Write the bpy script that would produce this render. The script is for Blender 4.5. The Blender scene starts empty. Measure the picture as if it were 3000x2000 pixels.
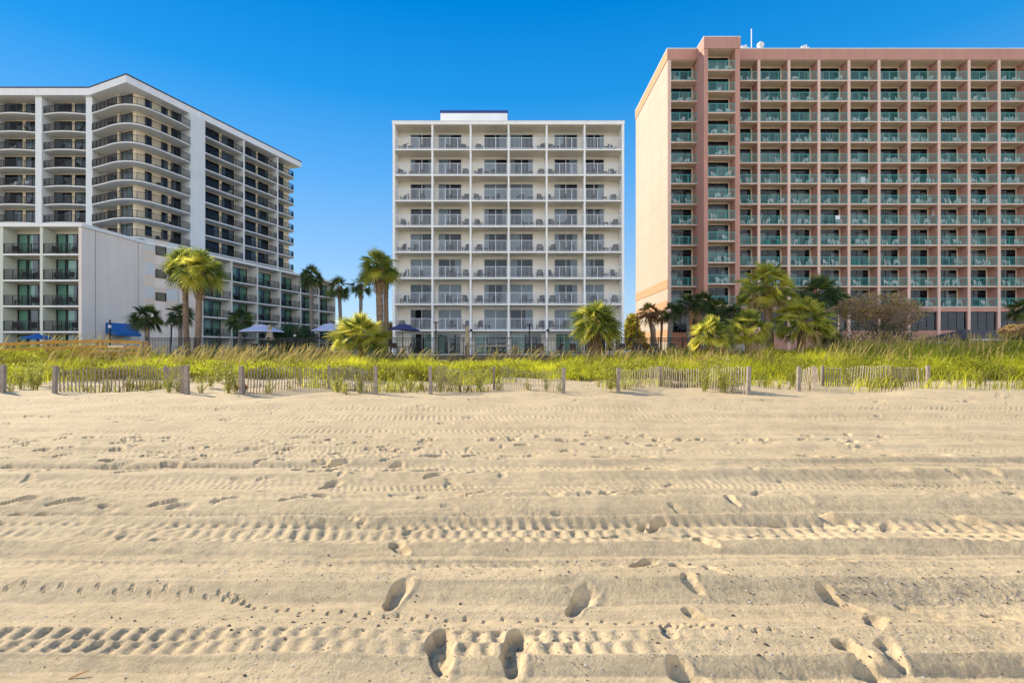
import bpy, math, random
import numpy as np
from mathutils import Vector, Matrix, noise as mnoise

R = math.radians
rng = np.random.default_rng(7)
random.seed(11)
sc = bpy.context.scene
COL = sc.collection
CAMH = 1.5
FPX = 1500.0          # focal length in photo pixels (3000 px wide, 36 mm sensor -> 18 mm)

def at(px, py, d):
    """a point of the place, measured from the photograph at distance d"""
    return Vector(((px - 1500) / FPX * d, d, CAMH - (py - 1030) / FPX * d))

# ------------------------------------------------------------------ materials
MATS = {}
def pmat(name, col, rough=0.8, var=0.10, scale=1.5, bump=0.0, bscale=40, spec=0.3, metal=0.0, streak=0.0):
    m = bpy.data.materials.new(name); m.use_nodes = True
    nt = m.node_tree; N = nt.nodes; L = nt.links
    b = N['Principled BSDF']
    b.inputs['Roughness'].default_value = rough
    b.inputs['Metallic'].default_value = metal
    b.inputs['Specular IOR Level'].default_value = spec
    tc = N.new('ShaderNodeTexCoord')
    nz = N.new('ShaderNodeTexNoise'); nz.inputs['Scale'].default_value = scale; nz.inputs['Detail'].default_value = 5
    L.new(tc.outputs['Object'], nz.inputs['Vector'])
    rp = N.new('ShaderNodeValToRGB')
    rp.color_ramp.elements[0].position = 0.3; rp.color_ramp.elements[1].position = 0.7
    c = np.array(col)
    rp.color_ramp.elements[0].color = (*np.clip(c * (1 - var), 0, 1), 1)
    rp.color_ramp.elements[1].color = (*np.clip(c * (1 + var), 0, 1), 1)
    L.new(nz.outputs['Fac'], rp.inputs['Fac'])
    out = rp.outputs['Color']
    if streak:
        mp = N.new('ShaderNodeMapping'); mp.inputs['Scale'].default_value = (1.2, 1.2, 0.06)
        L.new(tc.outputs['Object'], mp.inputs['Vector'])
        n2 = N.new('ShaderNodeTexNoise'); n2.inputs['Scale'].default_value = 1.6; n2.inputs['Detail'].default_value = 6
        L.new(mp.outputs['Vector'], n2.inputs['Vector'])
        r2 = N.new('ShaderNodeValToRGB'); r2.color_ramp.elements[0].position = 0.35; r2.color_ramp.elements[1].position = 0.6
        r2.color_ramp.elements[0].color = (1 - streak, 1 - streak, 1 - streak * 1.1, 1); r2.color_ramp.elements[1].color = (1, 1, 1, 1)
        L.new(n2.outputs['Fac'], r2.inputs['Fac'])
        mx = N.new('ShaderNodeMix'); mx.data_type = 'RGBA'; mx.blend_type = 'MULTIPLY'; mx.inputs[0].default_value = 1
        L.new(out, mx.inputs[6]); L.new(r2.outputs['Color'], mx.inputs[7]); out = mx.outputs[2]
    L.new(out, b.inputs['Base Color'])
    if bump:
        nb = N.new('ShaderNodeTexNoise'); nb.inputs['Scale'].default_value = bscale; nb.inputs['Detail'].default_value = 6
        L.new(tc.outputs['Object'], nb.inputs['Vector'])
        bp = N.new('ShaderNodeBump'); bp.inputs['Strength'].default_value = bump; bp.inputs['Distance'].default_value = 0.02
        L.new(nb.outputs['Fac'], bp.inputs['Height']); L.new(bp.outputs['Normal'], b.inputs['Normal'])
    MATS[name] = m
    return m

def leafmat(name, c0, c1, trans=0.35, rough=0.45, attr=None, scale=2.0, mid=None):
    m = bpy.data.materials.new(name); m.use_nodes = True
    nt = m.node_tree; N = nt.nodes; L = nt.links
    b = N['Principled BSDF']; b.inputs['Roughness'].default_value = rough; b.inputs['Specular IOR Level'].default_value = 0.35
    rp = N.new('ShaderNodeValToRGB')
    rp.color_ramp.elements[0].color = (*c0, 1); rp.color_ramp.elements[1].color = (*c1, 1)
    if attr:
        at_ = N.new('ShaderNodeAttribute'); at_.attribute_name = attr; L.new(at_.outputs['Fac'], rp.inputs['Fac'])
    else:
        tc = N.new('ShaderNodeTexCoord'); nz = N.new('ShaderNodeTexNoise'); nz.inputs['Scale'].default_value = scale
        nz.inputs['Detail'].default_value = 4
        rp.color_ramp.elements[0].position = 0.35; rp.color_ramp.elements[1].position = 0.65
        L.new(tc.outputs['Object'], nz.inputs['Vector']); L.new(nz.outputs['Fac'], rp.inputs['Fac'])
    if mid: e = rp.color_ramp.elements.new(0.5); e.color = (*mid, 1)
    L.new(rp.outputs['Color'], b.inputs['Base Color'])
    t = N.new('ShaderNodeBsdfTranslucent'); L.new(rp.outputs['Color'], t.inputs['Color'])
    mx = N.new('ShaderNodeMixShader'); mx.inputs[0].default_value = trans
    L.new(b.outputs[0], mx.inputs[1]); L.new(t.outputs[0], mx.inputs[2])
    L.new(mx.outputs[0], N['Material Output'].inputs['Surface'])
    MATS[name] = m
    return m

def glassmat(name, tint, base=0.14):
    m = bpy.data.materials.new(name); m.use_nodes = True
    nt = m.node_tree; N = nt.nodes; L = nt.links; N.clear()
    o = N.new('ShaderNodeOutputMaterial')
    tr = N.new('ShaderNodeBsdfTransparent'); tr.inputs['Color'].default_value = (*tint, 1)
    gl = N.new('ShaderNodeBsdfGlossy'); gl.inputs['Roughness'].default_value = 0.02; gl.inputs['Color'].default_value = (0.72, 0.86, 1, 1)
    tc = N.new('ShaderNodeTexCoord'); nz = N.new('ShaderNodeTexNoise'); nz.inputs['Scale'].default_value = 0.7
    L.new(tc.outputs['Object'], nz.inputs['Vector'])
    bp = N.new('ShaderNodeBump'); bp.inputs['Strength'].default_value = 0.04; bp.inputs['Distance'].default_value = 0.1
    L.new(nz.outputs['Fac'], bp.inputs['Height']); L.new(bp.outputs['Normal'], gl.inputs['Normal'])
    fr = N.new('ShaderNodeFresnel'); fr.inputs['IOR'].default_value = 1.42
    ma = N.new('ShaderNodeMath'); ma.operation = 'ADD'; ma.inputs[1].default_value = base; ma.use_clamp = True
    L.new(fr.outputs[0], ma.inputs[0])
    mx = N.new('ShaderNodeMixShader'); L.new(ma.outputs[0], mx.inputs[0])
    L.new(tr.outputs[0], mx.inputs[1]); L.new(gl.outputs[0], mx.inputs[2]); L.new(mx.outputs[0], o.inputs['Surface'])
    MATS[name] = m
    return m

M = MATS
pmat('white_paint', (0.86, 0.855, 0.82), 0.7, 0.03, 0.6, 0.05, streak=0.06)
pmat('cream_back', (0.85, 0.815, 0.735), 0.8, 0.03, 0.8, 0.05)
pmat('soffit_cream', (0.79, 0.72, 0.62), 0.8, 0.04, 0.8)
pmat('white_rail', (0.62, 0.66, 0.71), 0.5, 0.03)
pmat('navy', (0.02, 0.06, 0.22), 0.5, 0.05)
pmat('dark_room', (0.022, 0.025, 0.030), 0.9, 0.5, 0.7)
pmat('alu_frame', (0.62, 0.63, 0.62), 0.45, 0.04)
pmat('bronze_frame', (0.035, 0.032, 0.03), 0.45, 0.1)
pmat('black_metal', (0.018, 0.018, 0.02), 0.45, 0.1)
pmat('curtain_white', (0.55, 0.55, 0.53), 0.9, 0.05)
pmat('curtain_beige', (0.56, 0.46, 0.36), 0.9, 0.08)
pmat('curtain_green', (0.46, 0.55, 0.48), 0.9, 0.06)
pmat('pink', (0.52, 0.275, 0.215), 0.85, 0.05, 0.5, 0.1, streak=0.08)
pmat('pink_light', (0.74, 0.52, 0.42), 0.85, 0.04, 0.5, 0.1, streak=0.06)
pmat('pink_cream', (0.84, 0.71, 0.53), 0.85, 0.03, 0.5, 0.08, streak=0.06)
pmat('terracotta', (0.52, 0.24, 0.13), 0.85, 0.05, 0.5, 0.1, streak=0.07)
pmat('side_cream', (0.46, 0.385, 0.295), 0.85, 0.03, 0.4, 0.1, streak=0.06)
pmat('side_joint', (0.36, 0.29, 0.22), 0.9, 0.1)
pmat('side_band', (0.50, 0.285, 0.15), 0.85, 0.03, 0.4, 0.1)
pmat('teal', (0.10, 0.46, 0.43), 0.45, 0.06)
pmat('tower_cream', (0.86, 0.74, 0.54), 0.85, 0.03, 0.5, 0.05)
pmat('tower_pillar', (0.70, 0.72, 0.70), 0.8, 0.03, 0.5, 0.15, 6, streak=0.05)
pmat('tower_slab', (0.66, 0.65, 0.61), 0.8, 0.04, 0.7)
pmat('fascia_white', (0.78, 0.77, 0.75), 0.7, 0.03, 0.5, streak=0.05)
pmat('roof_dark', (0.06, 0.035, 0.035), 0.8, 0.2)
pmat('stucco_grey', (0.78, 0.69, 0.61), 0.9, 0.04, 0.35, 0.35, 12, streak=0.07)
pmat('stucco_green', (0.60, 0.62, 0.54), 0.9, 0.04, 0.5, 0.1)
pmat('panel_blue', (0.57, 0.61, 0.62), 0.85, 0.04, 0.6)
pmat('panel_tan', (0.68, 0.58, 0.48), 0.85, 0.04, 0.6)
pmat('joint_grey', (0.22, 0.22, 0.23), 0.8, 0.05)
pmat('orange_shade', (0.55, 0.26, 0.10), 0.9, 0.1)
pmat('grey_wood', (0.28, 0.235, 0.20), 0.9, 0.22, 6, 0.3, 60)
pmat('slat_wood', (0.34, 0.275, 0.215), 0.9, 0.25, 4, 0.3, 60)
pmat('yellow_wood', (0.48, 0.25, 0.05), 0.8, 0.2, 3, 0.2, 40)
pmat('post_wood', (0.42, 0.30, 0.15), 0.85, 0.2, 3, 0.3, 30)
pmat('concrete_deck', (0.42, 0.39, 0.35), 0.9, 0.1, 0.6, 0.2, 20)
pmat('seawall_brown', (0.15, 0.115, 0.09), 0.9, 0.2, 1.2, 0.3, 15)
pmat('ground_dirt', (0.20, 0.18, 0.11), 0.95, 0.2, 0.3)
pmat('chair_dark', (0.03, 0.03, 0.034), 0.6, 0.1)
pmat('chair_brown', (0.11, 0.065, 0.04), 0.7, 0.15)
pmat('chair_white', (0.78, 0.79, 0.78), 0.45, 0.03)
pmat('chair_teal', (0.05, 0.33, 0.27), 0.45, 0.05)
pmat('lounger_cream', (0.62, 0.53, 0.38), 0.6, 0.05)
pmat('canvas_blue', (0.02, 0.12, 0.36), 0.8, 0.08, 4)
pmat('canvas_lilac', (0.46, 0.50, 0.66), 0.85, 0.06, 3)
pmat('canvas_navy', (0.05, 0.06, 0.17), 0.85, 0.06, 3)
pmat('canvas_tan', (0.36, 0.28, 0.20), 0.85, 0.12, 6)
pmat('trunk', (0.23, 0.155, 0.105), 0.95, 0.35, 5, 0.6, 18)
pmat('trunk_grey', (0.20, 0.175, 0.15), 0.95, 0.3, 5, 0.6, 18)
pmat('boots', (0.33, 0.22, 0.12), 0.95, 0.35, 6, 0.4, 20)
pmat('twig', (0.30, 0.21, 0.16), 0.95, 0.3, 6)
pmat('vent_metal', (0.72, 0.72, 0.70), 0.4, 0.05)
pmat('roof_grey', (0.10, 0.10, 0.11), 0.8, 0.15, 4)
pmat('pot_green', (0.20, 0.30, 0.26), 0.6, 0.1)
pmat('petal_red', (0.62, 0.04, 0.03), 0.6, 0.15, 20)
pmat('petal_yellow', (0.75, 0.40, 0.03), 0.6, 0.15, 20)
pmat('towel_white', (0.75, 0.76, 0.80), 0.9, 0.03)
pmat('shell_pale', (0.50, 0.45, 0.38), 0.7, 0.2, 60)
pmat('debris_dark', (0.07, 0.055, 0.045), 0.9, 0.4, 60)
pmat('sea_water', (0.03, 0.12, 0.15), 0.15, 0.1, 0.05)
leafmat('palm_green', (0.12, 0.16, 0.025), (0.32, 0.35, 0.055), 0.55, scale=3)
leafmat('palm_dark', (0.035, 0.065, 0.022), (0.10, 0.14, 0.04), 0.35, scale=3)
leafmat('palm_yellow', (0.42, 0.41, 0.05), (0.84, 0.76, 0.14), 0.62, scale=3)
leafmat('palm_dry', (0.36, 0.26, 0.11), (0.66, 0.52, 0.25), 0.45, 0.8, scale=4)
leafmat('palm_orange_lit', (0.20, 0.10, 0.04), (0.38, 0.20, 0.07), 0.3, 0.8, scale=4)  # the orange light on these leaves is put into their colour
leafmat('shrub_green', (0.015, 0.05, 0.015), (0.045, 0.10, 0.03), 0.25, scale=3)
leafmat('tree_olive', (0.20, 0.21, 0.03), (0.50, 0.40, 0.06), 0.45, scale=1.5)
leafmat('tree_rust', (0.36, 0.20, 0.13), (0.60, 0.38, 0.22), 0.4, scale=1.5)
leafmat('weed', (0.16, 0.17, 0.03), (0.46, 0.44, 0.09), 0.45, attr='tint')
leafmat('dune_grass', (0.13, 0.105, 0.025), (0.88, 0.82, 0.06), 0.58, 0.6, attr='tint', mid=(0.47, 0.50, 0.03))
leafmat('sea_oat', (0.24, 0.18, 0.045), (0.62, 0.47, 0.16), 0.4, 0.7, attr='tint')
glassmat('glass', (0.50, 0.57, 0.63), 0.0)
glassmat('glass_teal', (0.50, 0.70, 0.66), 0.03)
glassmat('glass_dark', (0.42, 0.50, 0.56), 0.0)

# ------------------------------------------------------------------ mesh helpers
class MB:
    def __init__(self):
        self.v, self.f, self.mi, self.mats = [], [], [], []
    def slot(self, m):
        m = M[m] if isinstance(m, str) else m
        if m not in self.mats: self.mats.append(m)
        return self.mats.index(m)
    def add(self, vs, fs, m):
        o = len(self.v); s = self.slot(m)
        self.v += [tuple(p) for p in vs]
        for f in fs:
            self.f.append(tuple(i + o for i in f)); self.mi.append(s)
        return self
    def box(self, x0, x1, y0, y1, z0, z1, m, X=None):
        vs = [Vector(p) for p in ((x0,y0,z0),(x1,y0,z0),(x1,y1,z0),(x0,y1,z0),(x0,y0,z1),(x1,y0,z1),(x1,y1,z1),(x0,y1,z1))]
        if X is not None: vs = [X @ p for p in vs]
        return self.add(vs, [(0,3,2,1),(4,5,6,7),(0,1,5,4),(1,2,6,5),(2,3,7,6),(3,0,4,7)], m)
    def bar(self, a, b, w, m, h=None):
        a, b = Vector(a), Vector(b); d = b - a; L = d.length
        if L < 1e-6: return self
        q = d.to_track_quat('Z', 'Y').to_matrix().to_4x4(); q.translation = a
        h = h or w
        return self.box(-w/2, w/2, -h/2, h/2, 0, L, m, q)
    def prism(self, poly, z0, z1, m):
        n = len(poly)
        vs = [(p[0], p[1], z0) for p in poly] + [(p[0], p[1], z1) for p in poly]
        fs = [tuple(range(n - 1, -1, -1)), tuple(range(n, 2 * n))]
        fs += [(i, (i + 1) % n, n + (i + 1) % n, n + i) for i in range(n)]
        return self.add(vs, fs, m)
    def tube(self, pts, rad, m, n=8, cap=True):
        pts = [Vector(p) for p in pts]
        if not hasattr(rad, '__len__'): rad = [rad] * len(pts)
        vs, fs = [], []
        for i, p in enumerate(pts):
            t = (pts[min(i + 1, len(pts) - 1)] - pts[max(i - 1, 0)]).normalized()
            a = t.cross(Vector((0, 1, 0)) if abs(t.y) < 0.9 else Vector((1, 0, 0))).normalized(); b = t.cross(a)
            for k in range(n):
                g = 2 * math.pi * k / n
                vs.append(p + (a * math.cos(g) + b * math.sin(g)) * rad[i])
        for i in range(len(pts) - 1):
            for k in range(n):
                fs.append((i*n + k, i*n + (k+1) % n, (i+1)*n + (k+1) % n, (i+1)*n + k))
        if cap:
            fs.append(tuple(range(n - 1, -1, -1))); fs.append(tuple(range((len(pts)-1)*n, len(pts)*n)))
        return self.add(vs, fs, m)
    def lathe(self, prof, m, n=16, c=(0, 0)):
        vs, fs = [], []
        for r, z in prof:
            for k in range(n):
                g = 2 * math.pi * k / n
                vs.append((c[0] + r * math.cos(g), c[1] + r * math.sin(g), z))
        for i in range(len(prof) - 1):
            for k in range(n):
                fs.append((i*n + k, i*n + (k+1) % n, (i+1)*n + (k+1) % n, (i+1)*n + k))
        fs.append(tuple(range(n - 1, -1, -1))); fs.append(tuple(range((len(prof)-1)*n, len(prof)*n)))
        return self.add(vs, fs, m)
    def mesh(self, name, smooth=False):
        me = bpy.data.meshes.new(name)
        me.from_pydata(self.v, [], self.f)
        for m in self.mats: me.materials.append(m)
        me.polygons.foreach_set('material_index', self.mi)
        if smooth: me.polygons.foreach_set('use_smooth', [True] * len(self.f))
        me.update()
        return me
    def build(self, name, parent=None, smooth=False):
        return put(name, self.mesh(name, smooth), parent)

def np_mesh(name, verts, faces, mats, mi=None, attr=None, smooth=False):
    """verts (n,3); faces a list of integer arrays (k,3) or (k,4)"""
    me = bpy.data.meshes.new(name)
    me.vertices.add(len(verts)); me.vertices.foreach_set('co', np.asarray(verts, np.float32).ravel())
    loops = np.concatenate([f.ravel() for f in faces]).astype(np.int32)
    tot = np.concatenate([np.full(len(f), f.shape[1], np.int32) for f in faces])
    start = np.concatenate([[0], np.cumsum(tot)[:-1]]).astype(np.int32)
    me.loops.add(len(loops)); me.loops.foreach_set('vertex_index', loops)
    me.polygons.add(len(tot)); me.polygons.foreach_set('loop_start', start); me.polygons.foreach_set('loop_total', tot)
    for m in mats: me.materials.append(M[m])
    if mi is not None: me.polygons.foreach_set('material_index', np.asarray(mi, np.int32))
    if smooth: me.polygons.foreach_set('use_smooth', np.ones(len(tot), bool))
    if attr is not None:
        a = me.attributes.new('tint', 'FLOAT', 'POINT'); a.data.foreach_set('value', np.asarray(attr, np.float32))
    me.update(calc_edges=True); me.validate()
    return me

def put(name, me, parent=None, loc=None, rz=0.0, scale=None):
    """link one mesh object; loc is in the world for an unrotated parent (None: the mesh is already in world coordinates)"""
    o = bpy.data.objects.new(name, me); COL.objects.link(o)
    if parent is not None:
        o.parent = parent
        base = Vector(loc) if loc is not None else Vector((0, 0, 0))
        o.location = base - abs_loc(parent)
    elif loc is not None:
        o.location = loc
    if rz: o.rotation_euler = (0, 0, rz)
    if scale is not None: o.scale = scale if hasattr(scale, '__len__') else (scale,) * 3
    return o

ABS = {}
def abs_loc(o):
    p = Vector((0, 0, 0))
    while o is not None:
        p = p + o.location; o = o.parent
    return p

def sub(name, me, parent, loc=(0, 0, 0), rz=0.0):
    """a child placed in its parent's own frame"""
    o = bpy.data.objects.new(name, me); COL.objects.link(o); o.parent = parent
    o.location = loc; o.rotation_euler = (0, 0, rz)
    return o

def tag(o, label=None, cat=None, group=None, kind=None):
    if label: o['label'] = label
    if cat: o['category'] = cat
    if group: o['group'] = group
    if kind: o['kind'] = kind
    return o

def thing(name, label, cat, loc, group=None, rz=0.0):
    o = bpy.data.objects.new(name, None); COL.objects.link(o)
    o.empty_display_size = 0.3
    o.location = loc; o.rotation_euler = (0, 0, rz)
    return tag(o, label, cat, group)

ORD = ['zeroth','first','second','third','fourth','fifth','sixth','seventh','eighth','ninth','tenth','eleventh','twelfth','thirteenth']

# ------------------------------------------------------------------ noise in numpy
def vnoise(x, y, seed=0):
    xi = np.floor(x).astype(np.int64); yi = np.floor(y).astype(np.int64)
    xf = x - xi; yf = y - yi
    u = xf*xf*(3-2*xf); v = yf*yf*(3-2*yf)
    def h(a, b):
        n = (a * 374761393 + b * 668265263 + seed * 1442695041) & 0xffffffff
        n = ((n ^ (n >> 13)) * 1274126177) & 0xffffffff
        return ((n ^ (n >> 16)) & 0xffff) / 65535.0
    return (h(xi, yi)*(1-u)+h(xi+1, yi)*u)*(1-v) + (h(xi, yi+1)*(1-u)+h(xi+1, yi+1)*u)*v
def fbm(x, y, oct=4, seed=0):
    s = 0; a = 0.5
    for i in range(oct):
        s = s + a * (vnoise(x, y, seed + i) - 0.5); x = x * 2.03; y = y * 2.03; a *= 0.5
    return s
def sstep(a, b, x):
    t = np.clip((x - a) / (b - a), 0, 1); return t*t*(3-2*t)

def macro(x, y):
    """the beach's large shape: flat foreshore, low hummocks by the fences, dune rising to the sea wall"""
    x = np.asarray(x, float); y = np.asarray(y, float)
    side = np.maximum(sstep(-26, -31, x), sstep(19, 26, x))
    z = sstep(24, 38, y) * (0.45 + 0.72 * side)
    z = z + sstep(13, 19, y) * (fbm(x / 3.1, y / 2.2, 3, 5) * 0.42 + 0.02) * (1 - 0.3 * sstep(30, 38, y))
    return z
def gz(x, y): return float(macro(np.array([x]), np.array([y]))[0])

# ------------------------------------------------------------------ camera, sky, sun
cam = bpy.data.cameras.new('Camera'); co = bpy.data.objects.new('Camera', cam); COL.objects.link(co)
co.location = (0, 0, CAMH); co.rotation_euler = (R(90), 0, 0)
cam.sensor_width = 36; cam.lens = 18; cam.shift_y = 0.01; cam.clip_start = 0.05; cam.clip_end = 6000
sc.camera = co

SUN_AZ = R(57)     # to the left of the view direction
SUN_EL = R(29)
S = Vector((-math.sin(SUN_AZ) * math.cos(SUN_EL), math.cos(SUN_AZ) * math.cos(SUN_EL), math.sin(SUN_EL)))
sl = bpy.data.lights.new('Sun', 'SUN'); so = bpy.data.objects.new('Sun', sl); COL.objects.link(so)
sl.energy = 3.2; sl.angle = R(0.5); sl.color = (1, 0.90, 0.74)
so.rotation_euler = S.to_track_quat('Z', 'Y').to_euler(); so.location = S * 200
w = bpy.data.worlds.new('World'); sc.world = w; w.use_nodes = True
nt = w.node_tree; bg = nt.nodes['Background']; bg.inputs['Strength'].default_value = 0.10
sky = nt.nodes.new('ShaderNodeTexSky'); sky.sky_type = 'NISHITA'; sky.sun_disc = False
sky.sun_elevation = SUN_EL; sky.sun_rotation = -SUN_AZ; sky.air_density = 1.0; sky.dust_density = 0.0; sky.ozone_density = 6.0
EXPO = 1.28
hs = nt.nodes.new('ShaderNodeHueSaturation'); hs.inputs['Saturation'].default_value = 1.3
nt.links.new(sky.outputs[0], hs.inputs['Color'])
# clear sea air: deep blue overhead, whitening towards the horizon
tcw = nt.nodes.new('ShaderNodeTexCoord'); sx = nt.nodes.new('ShaderNodeSeparateXYZ'); nt.links.new(tcw.outputs['Generated'], sx.inputs[0])
air = nt.nodes.new('ShaderNodeValToRGB'); cr = air.color_ramp; nt.links.new(sx.outputs['Z'], air.inputs['Fac'])
stops = [(0.0, (.60,.73,.85)), (.10, (.44,.65,.87)), (.174, (.31,.56,.88)), (.31, (.13,.44,.88)), (.44, (.02,.32,.81)), (.56, (.0,.24,.71)), (1.0, (.0,.17,.55))]
cr.elements[0].position = 0; cr.elements[0].color = (*stops[0][1], 1); cr.elements[1].position = 1; cr.elements[1].color = (*stops[-1][1], 1)
for p_, c_ in stops[1:-1]: e_ = cr.elements.new(p_); e_.color = (*c_, 1)
vm = nt.nodes.new('ShaderNodeVectorMath'); vm.operation = 'SCALE'; vm.inputs['Scale'].default_value = 1 / (2 ** EXPO * 0.10)
nt.links.new(air.outputs['Color'], vm.inputs[0])
mxw = nt.nodes.new('ShaderNodeMix'); mxw.data_type = 'RGBA'; mxw.inputs[0].default_value = 0.88; mxw.clamp_factor = True
nt.links.new(hs.outputs['Color'], mxw.inputs[6]); nt.links.new(vm.outputs['Vector'], mxw.inputs[7])
# added, unseen bright haze band over the water, put in to lift the shaded facades
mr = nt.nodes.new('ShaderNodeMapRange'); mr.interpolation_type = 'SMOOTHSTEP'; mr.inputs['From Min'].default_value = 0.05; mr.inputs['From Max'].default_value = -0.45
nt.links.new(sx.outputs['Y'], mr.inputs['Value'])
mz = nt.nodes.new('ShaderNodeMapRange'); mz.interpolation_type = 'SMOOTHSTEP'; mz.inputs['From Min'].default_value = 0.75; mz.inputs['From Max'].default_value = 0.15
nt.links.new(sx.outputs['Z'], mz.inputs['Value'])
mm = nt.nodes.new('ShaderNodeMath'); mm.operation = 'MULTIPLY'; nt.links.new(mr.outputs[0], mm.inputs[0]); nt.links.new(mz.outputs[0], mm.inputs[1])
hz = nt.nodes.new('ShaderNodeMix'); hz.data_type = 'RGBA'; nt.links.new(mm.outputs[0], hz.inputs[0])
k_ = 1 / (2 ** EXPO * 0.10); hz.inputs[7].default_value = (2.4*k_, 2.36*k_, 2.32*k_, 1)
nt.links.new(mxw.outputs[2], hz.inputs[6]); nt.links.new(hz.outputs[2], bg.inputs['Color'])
vs_ = sc.view_settings; vs_.view_transform = 'Standard'; vs_.look = 'None'; vs_.gamma = 1; vs_.exposure = EXPO
sc.cycles.max_bounces = 6; sc.cycles.diffuse_bounces = 4; sc.cycles.transparent_max_bounces = 12
sc.cycles.use_denoising = True

# ------------------------------------------------------------------ sand, ground, sea
def sandmat():
    m = bpy.data.materials.new('sand'); m.use_nodes = True
    nt = m.node_tree; N = nt.nodes; L = nt.links
    b = N['Principled BSDF']; b.inputs['Roughness'].default_value = 0.95; b.inputs['Specular IOR Level'].default_value = 0.15
    tc = N.new('ShaderNodeTexCoord')
    def nz(scale, detail=5, rough=0.6):
        n = N.new('ShaderNodeTexNoise'); n.inputs['Scale'].default_value = scale; n.inputs['Detail'].default_value = detail
        n.inputs['Roughness'].default_value = rough; L.new(tc.outputs['Object'], n.inputs['Vector']); return n
    rp = N.new('ShaderNodeValToRGB'); rp.color_ramp.elements[0].position = 0.3; rp.color_ramp.elements[1].position = 0.7
    rp.color_ramp.elements[0].color = (0.545, 0.41, 0.24, 1); rp.color_ramp.elements[1].color = (0.68, 0.52, 0.31, 1)
    L.new(nz(0.55, 6).outputs['Fac'], rp.inputs['Fac'])
    n3 = nz(14, 9, 0.78); r3 = N.new('ShaderNodeValToRGB'); r3.color_ramp.elements[0].position = 0.36; r3.color_ramp.elements[1].position = 0.62
    r3.color_ramp.elements[0].color = (0.80, 0.79, 0.78, 1); r3.color_ramp.elements[1].color = (1.06, 1.06, 1.05, 1); L.new(n3.outputs['Fac'], r3.inputs['Fac'])
    m3 = N.new('ShaderNodeMix'); m3.data_type = 'RGBA'; m3.blend_type = 'MULTIPLY'; m3.inputs[0].default_value = 1
    L.new(rp.outputs['Color'], m3.inputs[6]); L.new(r3.outputs['Color'], m3.inputs[7])
    # dark mineral grains and pale shell grit
    g = nz(150, 3, 0.85); r2 = N.new('ShaderNodeValToRGB')
    r2.color_ramp.elements[0].position = 0.30; r2.color_ramp.elements[0].color = (0.50, 0.46, 0.42, 1)
    r2.color_ramp.elements[1].position = 0.48; r2.color_ramp.elements[1].color = (1, 1, 1, 1)
    e = r2.color_ramp.elements.new(0.68); e.color = (1.0, 1.0, 1.0, 1)
    e = r2.color_ramp.elements.new(0.8); e.color = (1.2, 1.2, 1.2, 1)
    L.new(g.outputs['Fac'], r2.inputs['Fac'])
    mx = N.new('ShaderNodeMix'); mx.data_type = 'RGBA'; mx.blend_type = 'MULTIPLY'; mx.inputs[0].default_value = 0.9
    L.new(m3.outputs[2], mx.inputs[6]); L.new(r2.outputs['Color'], mx.inputs[7])
    L.new(mx.outputs[2], b.inputs['Base Color'])
    b1 = N.new('ShaderNodeBump'); b1.inputs['Strength'].default_value = 0.8; b1.inputs['Distance'].default_value = 0.009
    L.new(nz(60, 5, 0.65).outputs['Fac'], b1.inputs['Height'])
    b2 = N.new('ShaderNodeBump'); b2.inputs['Strength'].default_value = 0.5; b2.inputs['Distance'].default_value = 0.003
    L.new(nz(320, 3, 0.7).outputs['Fac'], b2.inputs['Height']); L.new(b1.outputs['Normal'], b2.inputs['Normal'])
    L.new(b2.outputs['Normal'], b.inputs['Normal'])
    MATS['sand'] = m
sandmat()

dpx = lambda y: FPX * CAMH / (y - 1030.0)
rows = np.concatenate([np.linspace(0.6, 1.95, 40)[:-1], 2250.0 / np.arange(2250/1.95, 2250/21.0, -1.55), np.linspace(21.05, 40.6, 110)])
core = np.linspace(-1.12, 1.12, 1500)
u = np.concatenate([np.linspace(-2.6, -1.12, 150)[:-1], core, np.linspace(1.12, 2.6, 150)[1:]])
Y = np.repeat(rows[:, None], len(u), 1); X = u[None, :] * (Y + 0.5)
# long cross profile of the vehicle-worn foreshore, by distance
prof = [(2000,-.012),(1962,-.02),(1929,.026),(1900,.020),(1850,.022),(1838,.012),(1800,-.012),(1757,-.016),(1716,.036),(1690,.030),(1650,.008),
        (1645,.012),(1638,-.006),(1622,-.010),(1600,.030),(1585,.018),(1545,.014),(1530,.034),(1524,.004),(1505,-.006),(1478,.050),(1462,.046),(1440,.006),
        (1422,.0),(1400,.055),(1388,.038),(1372,.014),(1362,.050),(1345,.040),(1334,.018),(1324,.016),(1317,.040),(1300,.030),(1274,.022),(1262,.004),(1256,.038),
        (1240,.026),(1232,.006),(1222,.004),(1216,.040),(1207,.016),(1197,.01),(1190,.045),(1170,.04)]
pd = np.array([dpx(a) for a, _ in prof]); pz = np.array([b for _, b in prof]); o_ = np.argsort(pd); pd, pz = pd[o_], pz[o_]
warp = Y + (fbm(X*0.35, Y*0.12, 3, 21)*0.05 + fbm(X*1.7, Y*0.8, 3, 22)*0.022) * Y / 2.6
flat = 1 - sstep(15, 19, Y)
amp = (1.6 - 0.5*(1 - sstep(2.6, 3.4, Y))) + 1.0*np.clip(fbm(X*0.22, Y*1.4, 2, 31) + 0.2, 0, 1)
amp = amp * (0.72 + 0.4 * sstep(-6, 6, X*6/np.maximum(Y, 1))) * (1 - 0.45*(1 - sstep(2, 4.4, Y))*(1 - sstep(-1.2, 0.6, X*4/np.maximum(Y, 1))))
near = 1 - sstep(4.6, 8, Y)
Z = macro(X, Y) + np.interp(warp, pd, pz) * amp * flat * (1.0*near + 0.85*(1-near))
patch = np.clip(0.55 + 2.2*fbm(X*0.7, Y*1.1, 3, 49), 0.15, 1.6)
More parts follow.
